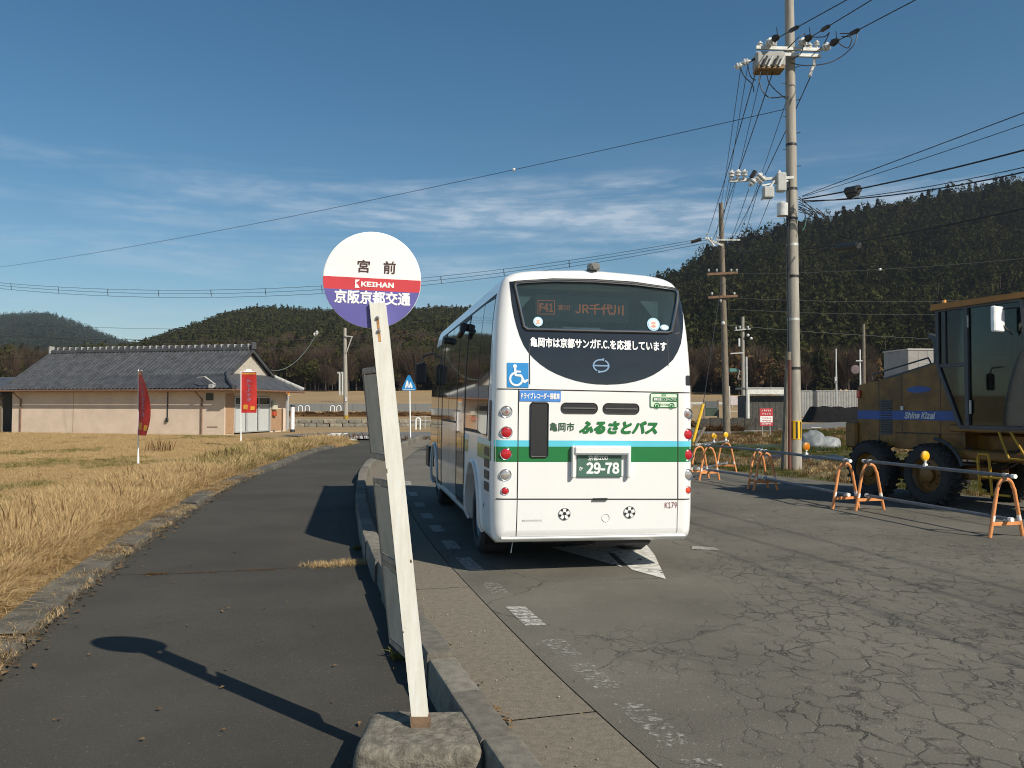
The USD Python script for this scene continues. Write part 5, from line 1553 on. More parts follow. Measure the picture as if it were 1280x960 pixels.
part(house, 'soffit', [cb((-HL / 2 + .1, -OV / 2 + .02, ZE - .04), (HL + 1.6, OV - .06, .05), .004), cb((.5, HD / 2, ZE - .045), (.9, HD + 1.5, .05), .004)], M_brn, smooth=False)
part(house, 'eave_gutter', tube([(-HL - .4, -OV - .06, ZE - .02), (1.0, -OV - .06, ZE - .04)], .065, 8), M_brn)
part(house, 'eave_gutter', tube([(1.06, -OV, ZE - .02), (1.06, HD + OV, ZE - .04)], .065, 8), M_brn)
for x in (-1.6, -HL + .6):
    part(house, 'downpipe', tube([(x, -OV - .02, ZE - .1), (x + .05, -.3, ZE - .35), (x + .1, -.06, ZE - .55), (x + .1, -.06, 0)], .045, 8), M_brn)
part(house, 'conduit', tube([(-3.85, -.03, 2.5), (-3.85, -.03, .95)], .03, 6), M_dark)
part(house, 'meter_box', cb((-3.87, -.06, .82), (.18, .12, .24), .03), M_dark)
for x in (-10.6, -5.4):
    part(house, 'wall_joint', cb((x, -.003, 1.25), (.02, .01, 2.5), .002), M_brn)
part(house, 'small_window', cb((-1.0, -.01, 2.2), (.5, .05, .42), .01), mat('dark_window', (.02, .022, .025), .1))
part(house, 'wall_vent', cb((-.8, -.02, .42), (.7, .02, .03), .004), M_brn)
part(house, 'corner_panel', cb((.012, .52, 1.2), (.03, .86, 2.4), .004), M_pan)
dr = part(house, 'sliding_door', [bar((.03, y, .05), (.03, y, 2.2), .07, .07, up=(1, 0, 0)) for y in (1.05, 2.35, 3.7, 5.1)] + [bar((.03, 1.05, z), (.03, 5.1, z), .07, .07) for z in (.06, 1.75, 2.2)], M_alu)
for y0, y1 in ((1.09, 2.31), (2.39, 3.66), (3.74, 5.06)):
    part(dr, 'curtain', cb((-.05, (y0 + y1) / 2, .9), (.02, y1 - y0, 1.62), .003), M_curt)
    part(dr, 'upper_pane', cb((-.05, (y0 + y1) / 2, 1.98), (.02, y1 - y0, .36), .003), mat('dark_window', (.02, .022, .025), .1))
part(house, 'end_panel', cb((.014, 6.0, .75), (.03, 1.6, 1.4), .004), M_pan)
part(house, 'post_box', [cb((.12, 5.5, 1.15), (.2, .35, .3), .03), ], mat('box_red', (.40, .07, .03), .5))
part(house, 'wall_unit', cb((.12, 5.5, 1.7), (.2, .5, .55), .02), mat('unit_beige', (.5, .48, .38), .5))
part(house, 'white_post', bar((.5, 6.4, 0), (.5, 6.4, 2.5), .1, .1, up=(1, 0, 0)), M_alu)
part(house, 'roof_antenna', [tube([(-.4, -OV + .2, ZE + .3), (-.9, -OV - .1, ZE + .75), (-1.6, -OV + .2, ZE + .7)], .05, 6), cb((-.6, -OV + .15, ZE + .18), (.35, .3, .25), .05)], M_tcap)
shed = thing('shed', 'dark open shed with a pale roof edge at the far left of the house', 'shed', (-34.6, 54., 0), -math.radians(13.8))
part(shed, 'roof', hull([(x, y, z) for x in (-4, 2.6) for y, z in ((-1., 2.5), (4, 3.7), (4, 3.55), (-1., 2.35))]), M_tile, smooth=False)
part(shed, 'fascia', cb((-.8, -.9, 2.45), (6.4, .08, .5), .01), mat('shed_red', (.28, .07, .03), .7))
for x in (-3.8, 2.3):
    part(shed, 'post', bar((x, -.7, 0), (x, -.7, 2.5), .14, .14, up=(1, 0, 0)), M_wood)
part(shed, 'back_wall', cb((-.8, 3.5, 1.5), (6.4, .12, 3.1), .01), M_dark)

# barber pole, its sign
bp = P(365.5, 538, 53.)
bpole = thing('barber_pole', 'red, white and blue striped barber pole standing right of the house', 'barber pole', (bp[0], 53, 0))
part(bpole, 'white_cylinder', cyl((0, 0, .15), (0, 0, 1.62), .13, sides=24), M_swhite)
for k, (m, nm) in enumerate(((M_sred, 'red_stripe'), (mat('barber_blue', (.04, .10, .38), .4), 'blue_stripe'), (M_sred, 'red_stripe'), (MC['barber_blue'], 'blue_stripe'))):
    V, F = [], []
    for q in range(61):
        z = .16 + 1.44 * q / 60
        for e in (0, .32):
            a = k * math.pi / 2 + z * 3.4 + e * 2.4
            V.append((.134 * math.cos(a), .134 * math.sin(a), z))
    F = [[2 * q, 2 * q + 1, 2 * q + 3, 2 * q + 2] for q in range(60)]
    part(bpole, nm, (np.array(V), np.array(F)), m)
part(bpole, 'cap', [cyl((0, 0, 1.61), (0, 0, 1.72), .15, .13, 20), cyl((0, 0, 0), (0, 0, .17), .16, .14, 20)], M_dark)
bs0 = P(358, 516, 58.)
bsg = thing('sign_post', 'orange and white barber sign board on a grey post at the house corner', 'sign', (bs0[0], 58, 0))
part(bsg, 'sign_panel', cb((0, 0, 2.62), (.42, .14, .55), .02), M_swhite)
part(bsg, 'orange_panel', cb((.11, -.03, 2.66), (.2, .12, .5), .01), mat('sign_orange', (.75, .28, .02), .5))
part(bsg, 'black_mark', bar((-.15, -.08, 2.5), (.05, -.08, 2.82), .03, .08), M_dark)
part(bsg, 'post', cb((.0, 0, 1.2), (.3, .16, 2.35), .02), M_box)

# banners
def banner(name_label, px, base, top, D, w, bottom, facing, furl, loc_arm):
    b = P(px, base, D)
    t = thing('banner_flag', name_label, 'banner', (b[0], D, b[2] if b[2] > 0 else 0))
    H = P(px, top, D)[2]
    z0 = P(px, bottom, D)[2]
    part(t, 'pole', [tube([(0, 0, 0), (-.02, 0, H)], .016, 8)], M_swhite)
    part(t, 'pole_base', cyl((0, 0, 0), (0, 0, .45), .035, .02, 8), M_swhite)
    d = np.array([math.cos(facing), math.sin(facing), 0])
    nn = np.array([-d[1], d[0], 0])
    part(t, 'top_arm', tube([np.array([-.02, 0, H - .05]), d * w + (-.02, 0, H - .05)], .010, 6), M_swhite)
    nx, nz = 14, 30
    def surf(u, v, off=0.):
        z = H - .06 - v * (H - .06 - z0)
        curl = furl * math.sin(v * 2.6) * u
        ph = .035 * math.sin(u * 5 + v * 4) * u + curl
        dirn = d * w * u * (1 - .1 * furl * v) + nn * (ph + off)
        return np.array([-.015, 0, z]) + dirn
    V = [surf(u, v) for v in np.linspace(0, 1, nz) for u in np.linspace(0, 1, nx)]
    F = [[i_ * nx + j_, i_ * nx + j_ + 1, (i_ + 1) * nx + j_ + 1, (i_ + 1) * nx + j_] for i_ in range(nz - 1) for j_ in range(nx - 1)]
    cl = part(t, 'cloth', (np.array(V), np.array(F)), mat('banner_red', (.46, .025, .02), .7, var=.12, scale=4.), smooth=True)
    def blot(u0, v0, u1, v1, m, nm):
        for sgn in (-.006, .006):
            n_ = 6
            VV = [surf(u, v, sgn) for v in np.linspace(v0, v1, n_) for u in np.linspace(u0, u1, n_)]
            FF = [[i_ * n_ + j_, i_ * n_ + j_ + 1, (i_ + 1) * n_ + j_ + 1, (i_ + 1) * n_ + j_] for i_ in range(n_ - 1) for j_ in range(n_ - 1)]
            part(cl, nm, (np.array(VV), np.array(FF)), m, smooth=True)
    M_ink = mat('banner_ink', (.30, .16, .24), .7, var=.2)
    r = np.random.default_rng(int(px))
    for k in range(5):
        v0 = .17 + k * .115
        for q in range(3):
            u0 = r.uniform(.30, .52)
            blot(u0, v0 + q * .03, u0 + r.uniform(.12, .26), v0 + q * .03 + .012, M_ink, 'brush_stroke')
        u0 = r.uniform(.4, .55)
        blot(u0, v0, u0 + .05, v0 + .085, M_ink, 'brush_stroke')
    M_fr = mat('banner_yellow', (.62, .30, .03), .7, var=.2)
    blot(.18, .80, .45, .91, M_fr, 'yellow_fruit')
    blot(.62, .84, .88, .93, M_fr, 'yellow_fruit')
    blot(.05, .02, .95, .05, M_fr, 'yellow_edge')
    return t


banner('narrow red banner seen nearly edge on, standing alone in the dry field', 172.5, 581, 462, 23.4, .62, 544, -1.0, .2, None)
banner('red banner hanging flat on a white pole before the house door', 301, 551, 471, 33.5, .66, 523.5, -.12, .03, None)

# ------------------------------------------------------------------ things beyond the path end
cs = P(513, 547.5, 41.)
sg = thing('crossing_sign', 'blue triangular school crossing sign on a thin white post past the path', 'road sign', (cs[0], 41, 0))
part(sg, 'post', tube([(0, .03, 0), (-.06, .03, P(511, 470, 41.)[2] - .05)], .035, 10), M_swhite)
zt_, zb_ = P(510, 469, 41.)[2], P(510, 488, 41.)[2]
tri = Polygon([(-.34, zb_), (.34, zb_), (.34, zb_ + .14), (.05, zt_), (-.05, zt_), (-.34, zb_ + .14)]).buffer(-.02).buffer(.02)
pl_ = part(sg, 'panel', upright(extr(tri, .02), (-.08, 0, 0)), M_blue, smooth=False)
ch = [disc(-.08, zb_ + .44, .045), Polygon([(-.14, zb_ + .40), (-.03, zb_ + .40), (.0, zb_ + .16), (-.05, zb_ + .12), (-.09, zb_ + .27), (-.14, zb_ + .10), (-.19, zb_ + .12)]), disc(.08, zb_ + .36, .04), Polygon([(.03, zb_ + .32), (.13, zb_ + .32), (.19, zb_ + .15), (.11, zb_ + .10), (.07, zb_ + .22), (.03, zb_ + .10), (-.0, zb_ + .12)])]
part(pl_, 'walking_figure', upright(extr(unary_union(ch[:2]), .006), (-.08, -.0205, 0)), M_swhite, smooth=False)
part(pl_, 'walking_figure', upright(extr(unary_union(ch[2:]), .006), (-.08, -.0205, 0)), M_swhite, smooth=False)
part(pl_, 'lower_band', upright(extr(sbox(-.3, zb_ + .03, .3, zb_ + .055), .006), (-.08, -.0205, 0)), M_swhite, smooth=False)


def arch(px, base, top, D, w, label, group=None):
    b = P(px, base, D)
    H = P(px, top, D)[2]
    c = [(-w / 2, 0, b[2])] + [(-w / 2 * math.cos(t), 0, H - w / 2 + w / 2 * math.sin(t)) for t in np.linspace(0, math.pi, 10)] + [(w / 2, 0, b[2])]
    m = tube(np.array(c) + (b[0], D, 0), .05, 8)
    solo('arch_bollard', m, M_swhite, label, 'bollard', group=group)


arch(522.5, 537, 522.5, 57., .30, 'white arched bollard between the crossing sign and the bus')
for k, px in enumerate((375.5, 384, 415.5, 423.5)):
    arch(px, 514, 507, 108., .55, ['leftmost white arched bollard before the far grey parapet', 'second white arched bollard before the far parapet, right of the leftmost', 'third white arched bollard before the far parapet, nearest but one to the distant pole', 'white arched bollard before the far parapet nearest the distant concrete pole'][k])
pw = thing('parapet', 'long low grey concrete parapet of the far road left of the bus', 'parapet', (-14, 112, 0))
for k in range(12):
    part(pw, 'parapet_panel', cb((-18 + k * 4.2, 0, 1.35), (4.17, .3, 1.35), .02), mat('parapet_concrete', (.17, .175, .17), .9, var=.12))
sw = thing('retaining_wall', 'low pale stone retaining wall below the tan field beyond the side road', 'wall', (-14, 66, 0))
for k in range(30):
    for r_ in range(2):
        part(sw, 'stone', cb((-12 + k * 1. + .5 * r_ + rng.normal(0, .02), rng.normal(0, .02), .12 + .32 * r_), (.96, .5, .31), .05), M_conc if (k * 7 + r_) % 3 else mat('pale_stone', (.27, .24, .185), .9, var=.3))
solo('ditch_hedge', clump(500, 1.0, 1., .2, .05).apply_transform(np.diag([13., 1.2, .75, 1.])).apply_translation((-19, 99, .3)), GR[2], 'dark brown dead hedge line below the far grey parapet', 'hedge', kind='stuff', smooth=False)
fn = thing('rail_fence', 'low pale steel rail fence left of the bus near the arched bollard', 'fence', (-7.4, 60, 0))
for k in range(6):
    part(fn, 'fence_post', tube([(k * 1.1, 0, 0), (k * 1.1, 0, .95)], .03, 6), M_galv)
for z in (.35, .62, .9):
    part(fn, 'rail', tube([(0, 0, z), (5.5, 0, z)], .025, 6), M_galv)
for k, (px, py, D, s) in enumerate(((428, 547, 41.5, .5), (505, 551, 40.5, .35))):
    b = P(px, py, D)
    solo('brown_tussock', clump(110, .5, .7, .7, .009).apply_scale((2.2, 1, s * 1.6)).apply_translation((b[0], D, 0)), GR[2], ('brown tussock of dead grass at the tip of the field', 'small tussock of dead grass at the foot of the crossing sign')[k], 'tussock', smooth=False)
# ------------------------------------------------------------------ barricades
M_brr = mat('barrier_orange', (.66, .26, .09), .5, var=.15, scale=9.)
M_pipe = mat('scaffold_pipe', (.15, .16, .18), .45, .3, var=.2, scale=6.)
M_refl = mat('reflective_white', (.75, .75, .72), .4)
RAILDIR = np.array([-.25, .97, 0])


def aframe(name, label, x, y, rz, first=[None]):
    if first[0] is not None:
        return dup(first[0], name, (x, y, 0), rz, label, 'barricade', 'orange barricade stands along the road edge')
    t = thing(name, label, 'barricade', (x, y, 0), rz, group='orange barricade stands along the road edge')
    H, w0, w1 = .72, .11, .25
    pts = [(-w1, 0, 0), (-w0 - .02, 0, H - w0 - .02)] + [(-w0 * math.cos(a), 0, H - w0 + w0 * math.sin(a)) for a in np.linspace(.15, math.pi - .15, 11)] + [(w0 + .02, 0, H - w0 - .02), (w1, 0, 0)]
    part(t, 'hoop', tube(pts, .024, 10), M_brr)
    part(t, 'crossbar', bar((-.215, 0, .165), (.215, 0, .165), .035, .045), M_brr)
    part(t, 'rail_clamp', [cyl((0, 0, H - .02), (0, 0, H + .03), .022, sides=8), cb((0, 0, H + .055), (.06, .07, .04), .01)], M_galv)
    part(t, 'rail_clamp', cb((0, 0, .21), (.05, .06, .05), .01), M_galv)
    for s in (-1, 1):
        part(t, 'reflective_band', tube([(s * .205, 0, .20), (s * .19, 0, .27)], .026, 10), M_refl)
    first[0] = t.GetPrim() if hasattr(t, 'GetPrim') else t
    return t


fr = [(6.18, 10.4, .25, 'nearest orange barricade stand at the right edge of the road'), (5.62, 13.05, .22, 'right hand stand of the orange pair beside the grader rear wheel'), (5.34, 13.3, .3, 'left hand stand of the orange pair beside the grader rear wheel'),
      (4.93, 16.15, .2, 'right hand stand of the shaded pair in front of the tall pole'), (4.89, 16.5, .42, 'left hand stand of the shaded pair in front of the tall pole'), (4.36, 18.35, .3, 'right hand stand of the pair nearest the bus corner'), (4.24, 18.8, .35, 'left hand stand of the pair nearest the bus corner'), (5.31, 20.6, 1.1 - 1.35, 'farthest single orange stand on the brown verge right of the bus')]
for x, y, rz, lab in fr:
    aframe('barricade_stand', lab, x, y, rz)


def rail(a, b, z, label, over=.12):
    a, b = np.array([a[0], a[1], z]), np.array([b[0], b[1], z])
    d = (b - a) / np.linalg.norm(b - a)
    t = thing('barricade_pipe', label, 'pipe', a)
    part(t, 'pipe', tube([-d * over, b - a + d * over], .0245, 10), M_pipe)
    part(t, 'end_cap', tube([-d * (over + .02), -d * (over - .03)], .029, 10), M_refl)
    part(t, 'end_cap', tube([b - a + d * (over - .03), b - a + d * (over + .02)], .029, 10), M_refl)


for (i_, j_, lab) in ((0, 1, 'nearest grey pipe, before the grader'), (2, 3, 'middle grey pipe, before the tall pole foot'), (4, 5, 'far grey pipe nearest the bus'), (6, 7, 'short grey pipe at the far end turning away')):
    rail(fr[i_][:2], fr[j_][:2], .765, 'upper rail: ' + lab, .14)
    rail(fr[i_][:2], fr[j_][:2], .225, 'lower rail: ' + lab, .08)


def warning_lamp(x, y, m, label):
    t = thing('warning_lamp', label, 'warning lamp', (x, y, .79))
    part(t, 'stalk', [cyl((0, 0, -.0), (0, 0, .07), .014, sides=8), cb((0, 0, 0), (.05, .06, .05), .008)], M_refl)
    L = part(t, 'reflector', lathe([(0, .03), (.04, .028), (.062, .018), (.066, 0), (.062, -.018), (.04, -.028), (0, -.03)], (0, 0, .135), (.35, -1, 0), 20), m)
    part(t, 'rim', lathe([(.066, -.014), (.073, -.01), (.073, .01), (.066, .014)], (0, 0, .135), (.35, -1, 0), 20), mat('lamp_rim', (.5, .26, .02), .5))
    part(t, 'neck', cyl((0, 0, .06), (0, 0, .085), .022, sides=8), M_refl)


M_lampy = mat('lamp_yellow', (.85, .45, .01), .35, var=.05, coat=.5)
def between(i_, j_, px):
    a, b = np.array(fr[i_][:2]), np.array(fr[j_][:2])
    t = min(np.linspace(0, 1, 200), key=lambda t: abs(640 + FPX * (a + (b - a) * t)[0] / (a + (b - a) * t)[1] - px))
    return a + (b - a) * t
p = between(0, 1, 1155); warning_lamp(*p, M_lampy, 'round yellow warning lamp on the nearest pipe before the grader wheel')
p = between(2, 3, 1007); warning_lamp(*p, mat('lamp_orange', (.55, .17, .01), .35), 'round orange warning lamp on the middle pipe beside the tall pole')
p = between(6, 7, 892); warning_lamp(*p, M_lampy, 'smaller left yellow warning lamp on the far short pipe')
p = between(6, 7, 913); warning_lamp(*p, M_lampy, 'yellow warning lamp over the farthest orange stand')

# ------------------------------------------------------------------ motor grader
M_gy = mat('grader_yellow', (.150, .070, .007), .5, var=.38, scale=4., coat=.1)
M_gb = mat('grader_blue', (.012, .065, .26), .4, var=.1)
M_gg = mat('grader_grey', (.05, .055, .06), .5, var=.15)
M_cg = glassmat('cab_glass', (.24, .32, .32))
GA = math.atan2(-.94, .34)
gd = thing('motor_grader', 'ochre motor grader with dark glazed cab and blue stripe parked behind the barricades', 'motor grader', (6.82, 13.7, 0), GA)
CY = 1.0


def side_poly(poly, y0, y1):
    """A shape in (x, z) drawn through the machine from y0 to y1."""
    m = extr(poly, y1 - y0)
    v = m.vertices.copy()
    m.vertices = np.column_stack([v[:, 0], y0 + v[:, 2], v[:, 1]])
    trimesh.repair.fix_normals(m)
    return m


hood = Polygon([(-1.85, .92), (-1.85, 1.98), (-1.78, 2.04), (-.9, 2.16), (.06, 2.38), (.06, 2.30), (.50, 1.30), (.50, .92)])
part(gd, 'engine_hood', side_poly(hood, .32, 1.68), M_gy, smooth=20)
part(gd, 'hood_top', [side_poly(Polygon([(-1.5, 2.08), (.02, 2.37), (.02, 2.44), (-1.4, 2.15)]), .5, 1.5)], M_gg, smooth=20)
stp = part(gd, 'blue_stripe', side_poly(Polygon([(-1.85, 1.395), (.455, 1.395), (.385, 1.555), (-1.85, 1.555)]), .314, .3195), M_gb, smooth=False)


def on_side(poly, y=.31, th=.004):
    return side_poly(poly, y - th, y)
def side_text(shape, cx, cz, w, h, y=.313):
    return on_side(affinity.translate(fit(shape, w, h), cx, cz), y, .003)
part(gd, 'stripe_text', side_text(text_poly('Shine Kizai', .1, 4, .25, latin=True), -.40, 1.475, .66, .12), mat('stripe_white', (.5, .5, .52), .4), smooth=False)
part(gd, 'oval_badge', on_side(disc(-.42, 1.92, .26, .055), .3195, .003), M_gb, smooth=False)
part(gd, 'red_triangle', on_side(Polygon([(.18, 1.74), (.30, 1.74), (.24, 1.85)]), .3195, .003), mat('warning_red', (.35, .04, .02), .5), smooth=False)
for k in range(14):
    part(gd, 'grille_slat', cb((-1.15, .317, 1.72 - k * .042), (.26, .02, .018), .003), M_dark, smooth=False)
part(gd, 'grille_panel', on_side(sbox(-1.29, 1.12, -1.01, 1.75), .3195, .002), M_gg, smooth=False)
for x in (-1.33, -.80, .02):
    part(gd, 'hood_seam', on_side(sbox(x, 1.0, x + .012, 2.1 + (x + 1.33) * .16), .3195, .002), M_dark, smooth=False)
part(gd, 'hood_seam', on_side(sbox(-1.33, 1.17, .5, 1.182), .3185, .002), M_dark, smooth=False)
part(gd, 'tool_box', cb((-.45, .34, 1.03), (.95, .12, .28), .015), M_gy)
part(gd, 'hood_latch', cb((-.78, .31, 1.60), (.06, .03, .08), .01), M_galv)
part(gd, 'rear_counterweight', cb((-1.98, 1.0, 1.10), (.3, 1.5, .5), .04), M_gy)
part(gd, 'exhaust_stack', [tube([(-.55, .9, 2.1), (-.55, .9, 2.72), (-.60, .9, 2.84), (-.72, .9, 2.88)], [.07, .07, .06, .055], 12)], M_gg)
# frame and platform below the cab
part(gd, 'main_frame', [cb((.9, 1.0, 1.02), (3.2, .8, .34), .03), cb((1.0, 1.0, .86), (1.4, 1.5, .16), .03)], M_gy)
part(gd, 'cab_floor', cb((1.05, 1.0, 1.28), (1.5, 1.62, .12), .02), M_gy)
part(gd, 'axle_beam', cb((-.65, 1.0, .52), (1.6, .5, .24), .04), M_gy)
for s in (0, 1):
    part(gd, 'tandem_case', cb((-.65, .44 + s * 1.12, .50), (1.75, .16, .30), .05), M_gy)


def grader_wheel(x, yside, R=.50, w=.30):
    s = -1 if yside < 1 else 1
    a = (x, yside, R)
    wl = part(gd, 'wheel', lathe([(R * .60, -w), (R * .85, -w), (R * .97, -w * .85), (R, -w * .5), (R * .985, -w * .48), (R * .985, -w * .44), (R, -w * .42), (R * .97, -w * .1), (R * .88, 0), (R * .62, 0), (R * .58, -.02)], a, (0, s, 0), 36), M_tyre)
    lugs = []
    for k in range(24):
        t = k * 2 * math.pi / 24
        for e in (0, 1):
            c = np.array([x + (R + .004) * math.cos(t + e * .13), yside - s * (w * (.28 + .46 * e)), R + (R + .004) * math.sin(t + e * .13)])
            b = cb((0, 0, 0), (.05, w * .46, .035), .006)
            b.apply_transform(trimesh.transformations.rotation_matrix(.35 * (1 if e else -1), [0, 0, 1]))
            b.apply_transform(trimesh.transformations.rotation_matrix(math.pi / 2 - t - e * .13, [0, 1, 0]))
            b.apply_translation(c)
            lugs.append(b)
    part(wl, 'tyre_lugs', lugs, M_tyre, smooth=False, kind='stuff')
    part(wl, 'wheel_rim', lathe([(R * .61, -.015), (R * .56, -.05), (R * .50, -.10), (R * .28, -.08), (R * .26, -.02), (R * .16, .0), (0, .0)], a, (0, s, 0), 30), M_gy)
    for k in range(8):
        t = k * math.pi / 4
        c = np.array([x + R * .38 * math.cos(t), yside - s * .095, R + R * .38 * math.sin(t)])
        part(wl, 'wheel_bolt', lathe([(0, .02), (.014, .02), (.016, 0)], c, (0, s, 0), 6), M_dark)


for x in (0, -1.3):
    grader_wheel(x, 0.)
    grader_wheel(x, 2.0)
for yv in (.25, 1.75):
    grader_wheel(5.2, yv, .46, .26)
# goose neck, front axle, blade
part(gd, 'goose_neck', [bar((1.6, 1.0, 1.15), (2.6, 1.0, 1.55), .34, .34), bar((2.5, 1.0, 1.54), (4.4, 1.0, 1.46), .32, .32), bar((4.3, 1.0, 1.5), (5.3, 1.0, .95), .30, .32)], M_gy)
part(gd, 'front_axle', [bar((5.2, .35, .5), (5.2, 1.65, .5), .14, .16), bar((5.2, 1.0, .5), (5.2, 1.0, 1.0), .2, .2, up=(0, 1, 0))], M_gy)
bl = []
for k in range(9):
    a = -1.1 + k * .2
    bl.append((3.2 + .16 * math.cos(a * 1.2), .12 + .06 * k))
bl = Polygon(bl + [(x + .025, z) for x, z in bl[::-1]]).buffer(0)
part(gd, 'blade', side_poly(bl, -.35, 2.35), M_steel)
part(gd, 'blade_circle', [lathe([(.62, -.06), (.62, .06), (.48, .06), (.48, -.06), (.62, -.06)], (3.05, 1.0, .82), (0, 0, 1), 28), bar((3.0, 1.0, .8), (5.1, 1.0, .75), .18, .16), bar((3.1, .6, .5), (3.1, .6, .85), .12), bar((3.1, 1.4, .5), (3.1, 1.4, .85), .12)], M_gy)
for yv in (.55, 1.45):
    part(gd, 'lift_cylinder', [tube([(2.7, yv, .95), (2.5, yv * .6 + .4, 1.75)], .05, 8)], M_gg)
# cab: frame bars, panes, roof, what is inside
x0, x1, zf, ztop, ya, yb = .10, 1.62, 1.30, 3.22, .22, 1.78
corner = [(x0, ztop), (x0, 2.30), (.52, zf), (1.62, zf), (1.78, 1.55), (1.62, ztop)]
roofm = side_poly(Polygon([(x0 - .10, ztop), (x1 + .22, ztop + .02), (x1 + .2, ztop + .10), (x0 - .08, ztop + .10)]), ya - .08, yb + .08)
cr = part(gd, 'cab_roof', roofm, mat('cab_roof_orange', (.30, .12, .015), .5, var=.1), smooth=20)
part(cr, 'roof_lamp', cyl((.15, .3, ztop + .10), (.15, .3, ztop + .17), .03, sides=10), mat('amber_glass', (.7, .35, .08), .3))
fr_ = []
for yv in (ya, yb):
    for k in range(6):
        a, b = corner[k], corner[(k + 1) % 6]
        part(gd, 'cab_pillar', bar((a[0], yv, a[1]), (b[0], yv, b[1]), .06, .075, up=(0, 1, 0)), M_gg)
    part(gd, 'door_pillar', bar((.66, yv, ztop), (.66, yv, zf), .07, .09, up=(0, 1, 0)), M_gg)
    part(gd, 'mid_rail', bar((x0, yv, 2.30), (.66, yv, 2.30), .05, .06), M_gg)
    part(gd, 'pane_bar', bar((.24, yv, ztop), (.24, yv, 2.30), .04, .06, up=(0, 1, 0)), M_gg)
    part(gd, 'rear_quarter_pane', side_poly(Polygon(corner[:3] + [(.66, zf), (.66, ztop)]).buffer(-.03), yv - .004, yv + .004), M_cg, smooth=False)
    dp = part(gd, 'door_pane', side_poly(Polygon([(.66, zf), (1.62, zf), (1.78, 1.55), (1.62, ztop), (.66, ztop)]).buffer(-.03), yv - .004, yv + .004), M_cg, smooth=False)
    part(dp, 'door_handle', cb((.72, yv + (-.03 if yv < 1 else .03), 1.62), (.03, .03, .22), .006), M_galv)
    part(dp, 'door_hinge', cb((.69, yv + (-.03 if yv < 1 else .03), 2.98), (.03, .03, .2), .006), M_galv)
for (a, b) in ((0, 1), (3, 4), (4, 5)):
    A, B = corner[a], corner[b]
    n_ = part(gd, 'cab_end_pane', hull([(A[0], ya, A[1]), (A[0], yb, A[1]), (B[0], ya, B[1]), (B[0], yb, B[1]), (A[0] + .006, ya, A[1]), (A[0] + .006, yb, A[1]), (B[0] + .006, ya, B[1]), (B[0] + .006, yb, B[1])]), M_cg, smooth=False)
for z in (ztop, 2.30):
    part(gd, 'cross_rail', bar((x0, ya, z), (x0, yb, z), .06, .07), M_gg)
part(gd, 'cross_rail', bar((x1, ya, ztop), (x1, yb, ztop), .06, .07), M_gg)
part(gd, 'cab_rear_wall', hull([(x, y, z) for x, z in ((x0 + .02, 2.28), (.50, zf + .03), (x0 + .06, 2.28), (.54, zf + .03)) for y in (ya, yb)]), M_gg, smooth=False)
part(gd, 'seat', [cb((.75, 1.0, 1.72), (.5, .5, .16), .06), cb((.55, 1.0, 2.1), (.16, .48, .7), .06)], mat('seat_vinyl', (.10, .11, .11), .35, coat=.4))
part(gd, 'console', [cb((1.35, 1.0, 1.65), (.3, .7, .7), .05), cb((1.2, .45, 1.6), (.5, .2, .5), .05)], M_gg)
part(gd, 'steering_wheel', [trimesh.creation.torus(.18, .018, 24, 8).apply_transform(trimesh.transformations.rotation_matrix(-.5, [0, 1, 0])).apply_translation((1.12, 1.0, 2.05)), tube([(1.12, 1.0, 2.05), (1.3, 1.0, 1.7)], .03, 8)], M_dark)
part(gd, 'control_lever', [tube([(1.15 + .05 * k, .62 + .1 * k, 1.9), (1.1 + .05 * k, .6 + .1 * k, 2.12)], .012, 6) for k in range(4)], M_galv)
part(gd, 'yellow_tag', cb((1.20, .34, 1.66), (.2, .01, .06), .002), mat('tag_yellow', (.7, .5, .02), .5))
mr = part(gd, 'mirror', cb((1.45, -.08, 2.93), (.07, .30, .38), .03, .25), mat('mirror_white', (.8, .8, .8), .3))
part(mr, 'mirror_arm', tube([(1.58, .2, 3.10), (1.45, -.02, 3.08), (1.42, -.06, 2.93), (1.5, .15, 2.7)], .012, 6), M_dark)
for k in range(3):
    u = np.linspace(0, 1, 12)
    part(gd, 'hydraulic_hose', tube(np.column_stack([.55 + .9 * u, .30 + .06 * k + .05 * np.sin(3 * u), .98 - .22 * np.sin(math.pi * u) - .05 * k]), .018, 6), M_dark)
part(gd, 'hood_rail', tube([(-1.6, .42, 2.10), (-1.58, .42, 2.22), (-.3, .42, 2.46), (-.25, .42, 2.36)], .015, 6), M_gg)
part(gd, 'rear_lamp', cb((-1.80, .30, 1.86), (.08, .05, .14), .01), M_red)
part(gd, 'fender', tube(np.array([(.60 * math.cos(t), .16, .50 + .60 * math.sin(t)) for t in np.linspace(.3, 1.5, 10)]), .03, 6), M_gg)
for k in range(10):
    part(gd, 'hood_bolt', lathe([(0, .008), (.012, .006), (.014, 0)], (-1.78 + k * .22, .318, 1.03), (0, -1, 0), 6), M_dark)
# ladder and handles
ld = part(gd, 'ladder', [tube([(1.0, .05, .30), (1.0, .0, .82), (1.02, .0, .90), (1.18, .0, .90), (1.2, .0, .82), (1.2, .05, .30), (1.0, .05, .30)], .02, 8), tube([(1.0, .03, .55), (1.42, .03, .55)], .018, 8), tube([(1.0, .05, .30), (1.5, .05, .30)], .018, 8)], mat('step_yellow', (.40, .23, .012), .6))
part(gd, 'hand_rail', [tube([(1.25, .15, 1.24), (1.45, .1, .85), (1.75, .1, .85)], .018, 8), tube([(1.45, .15, 1.24), (1.75, .1, .85)], .018, 8)], MC['step_yellow'])

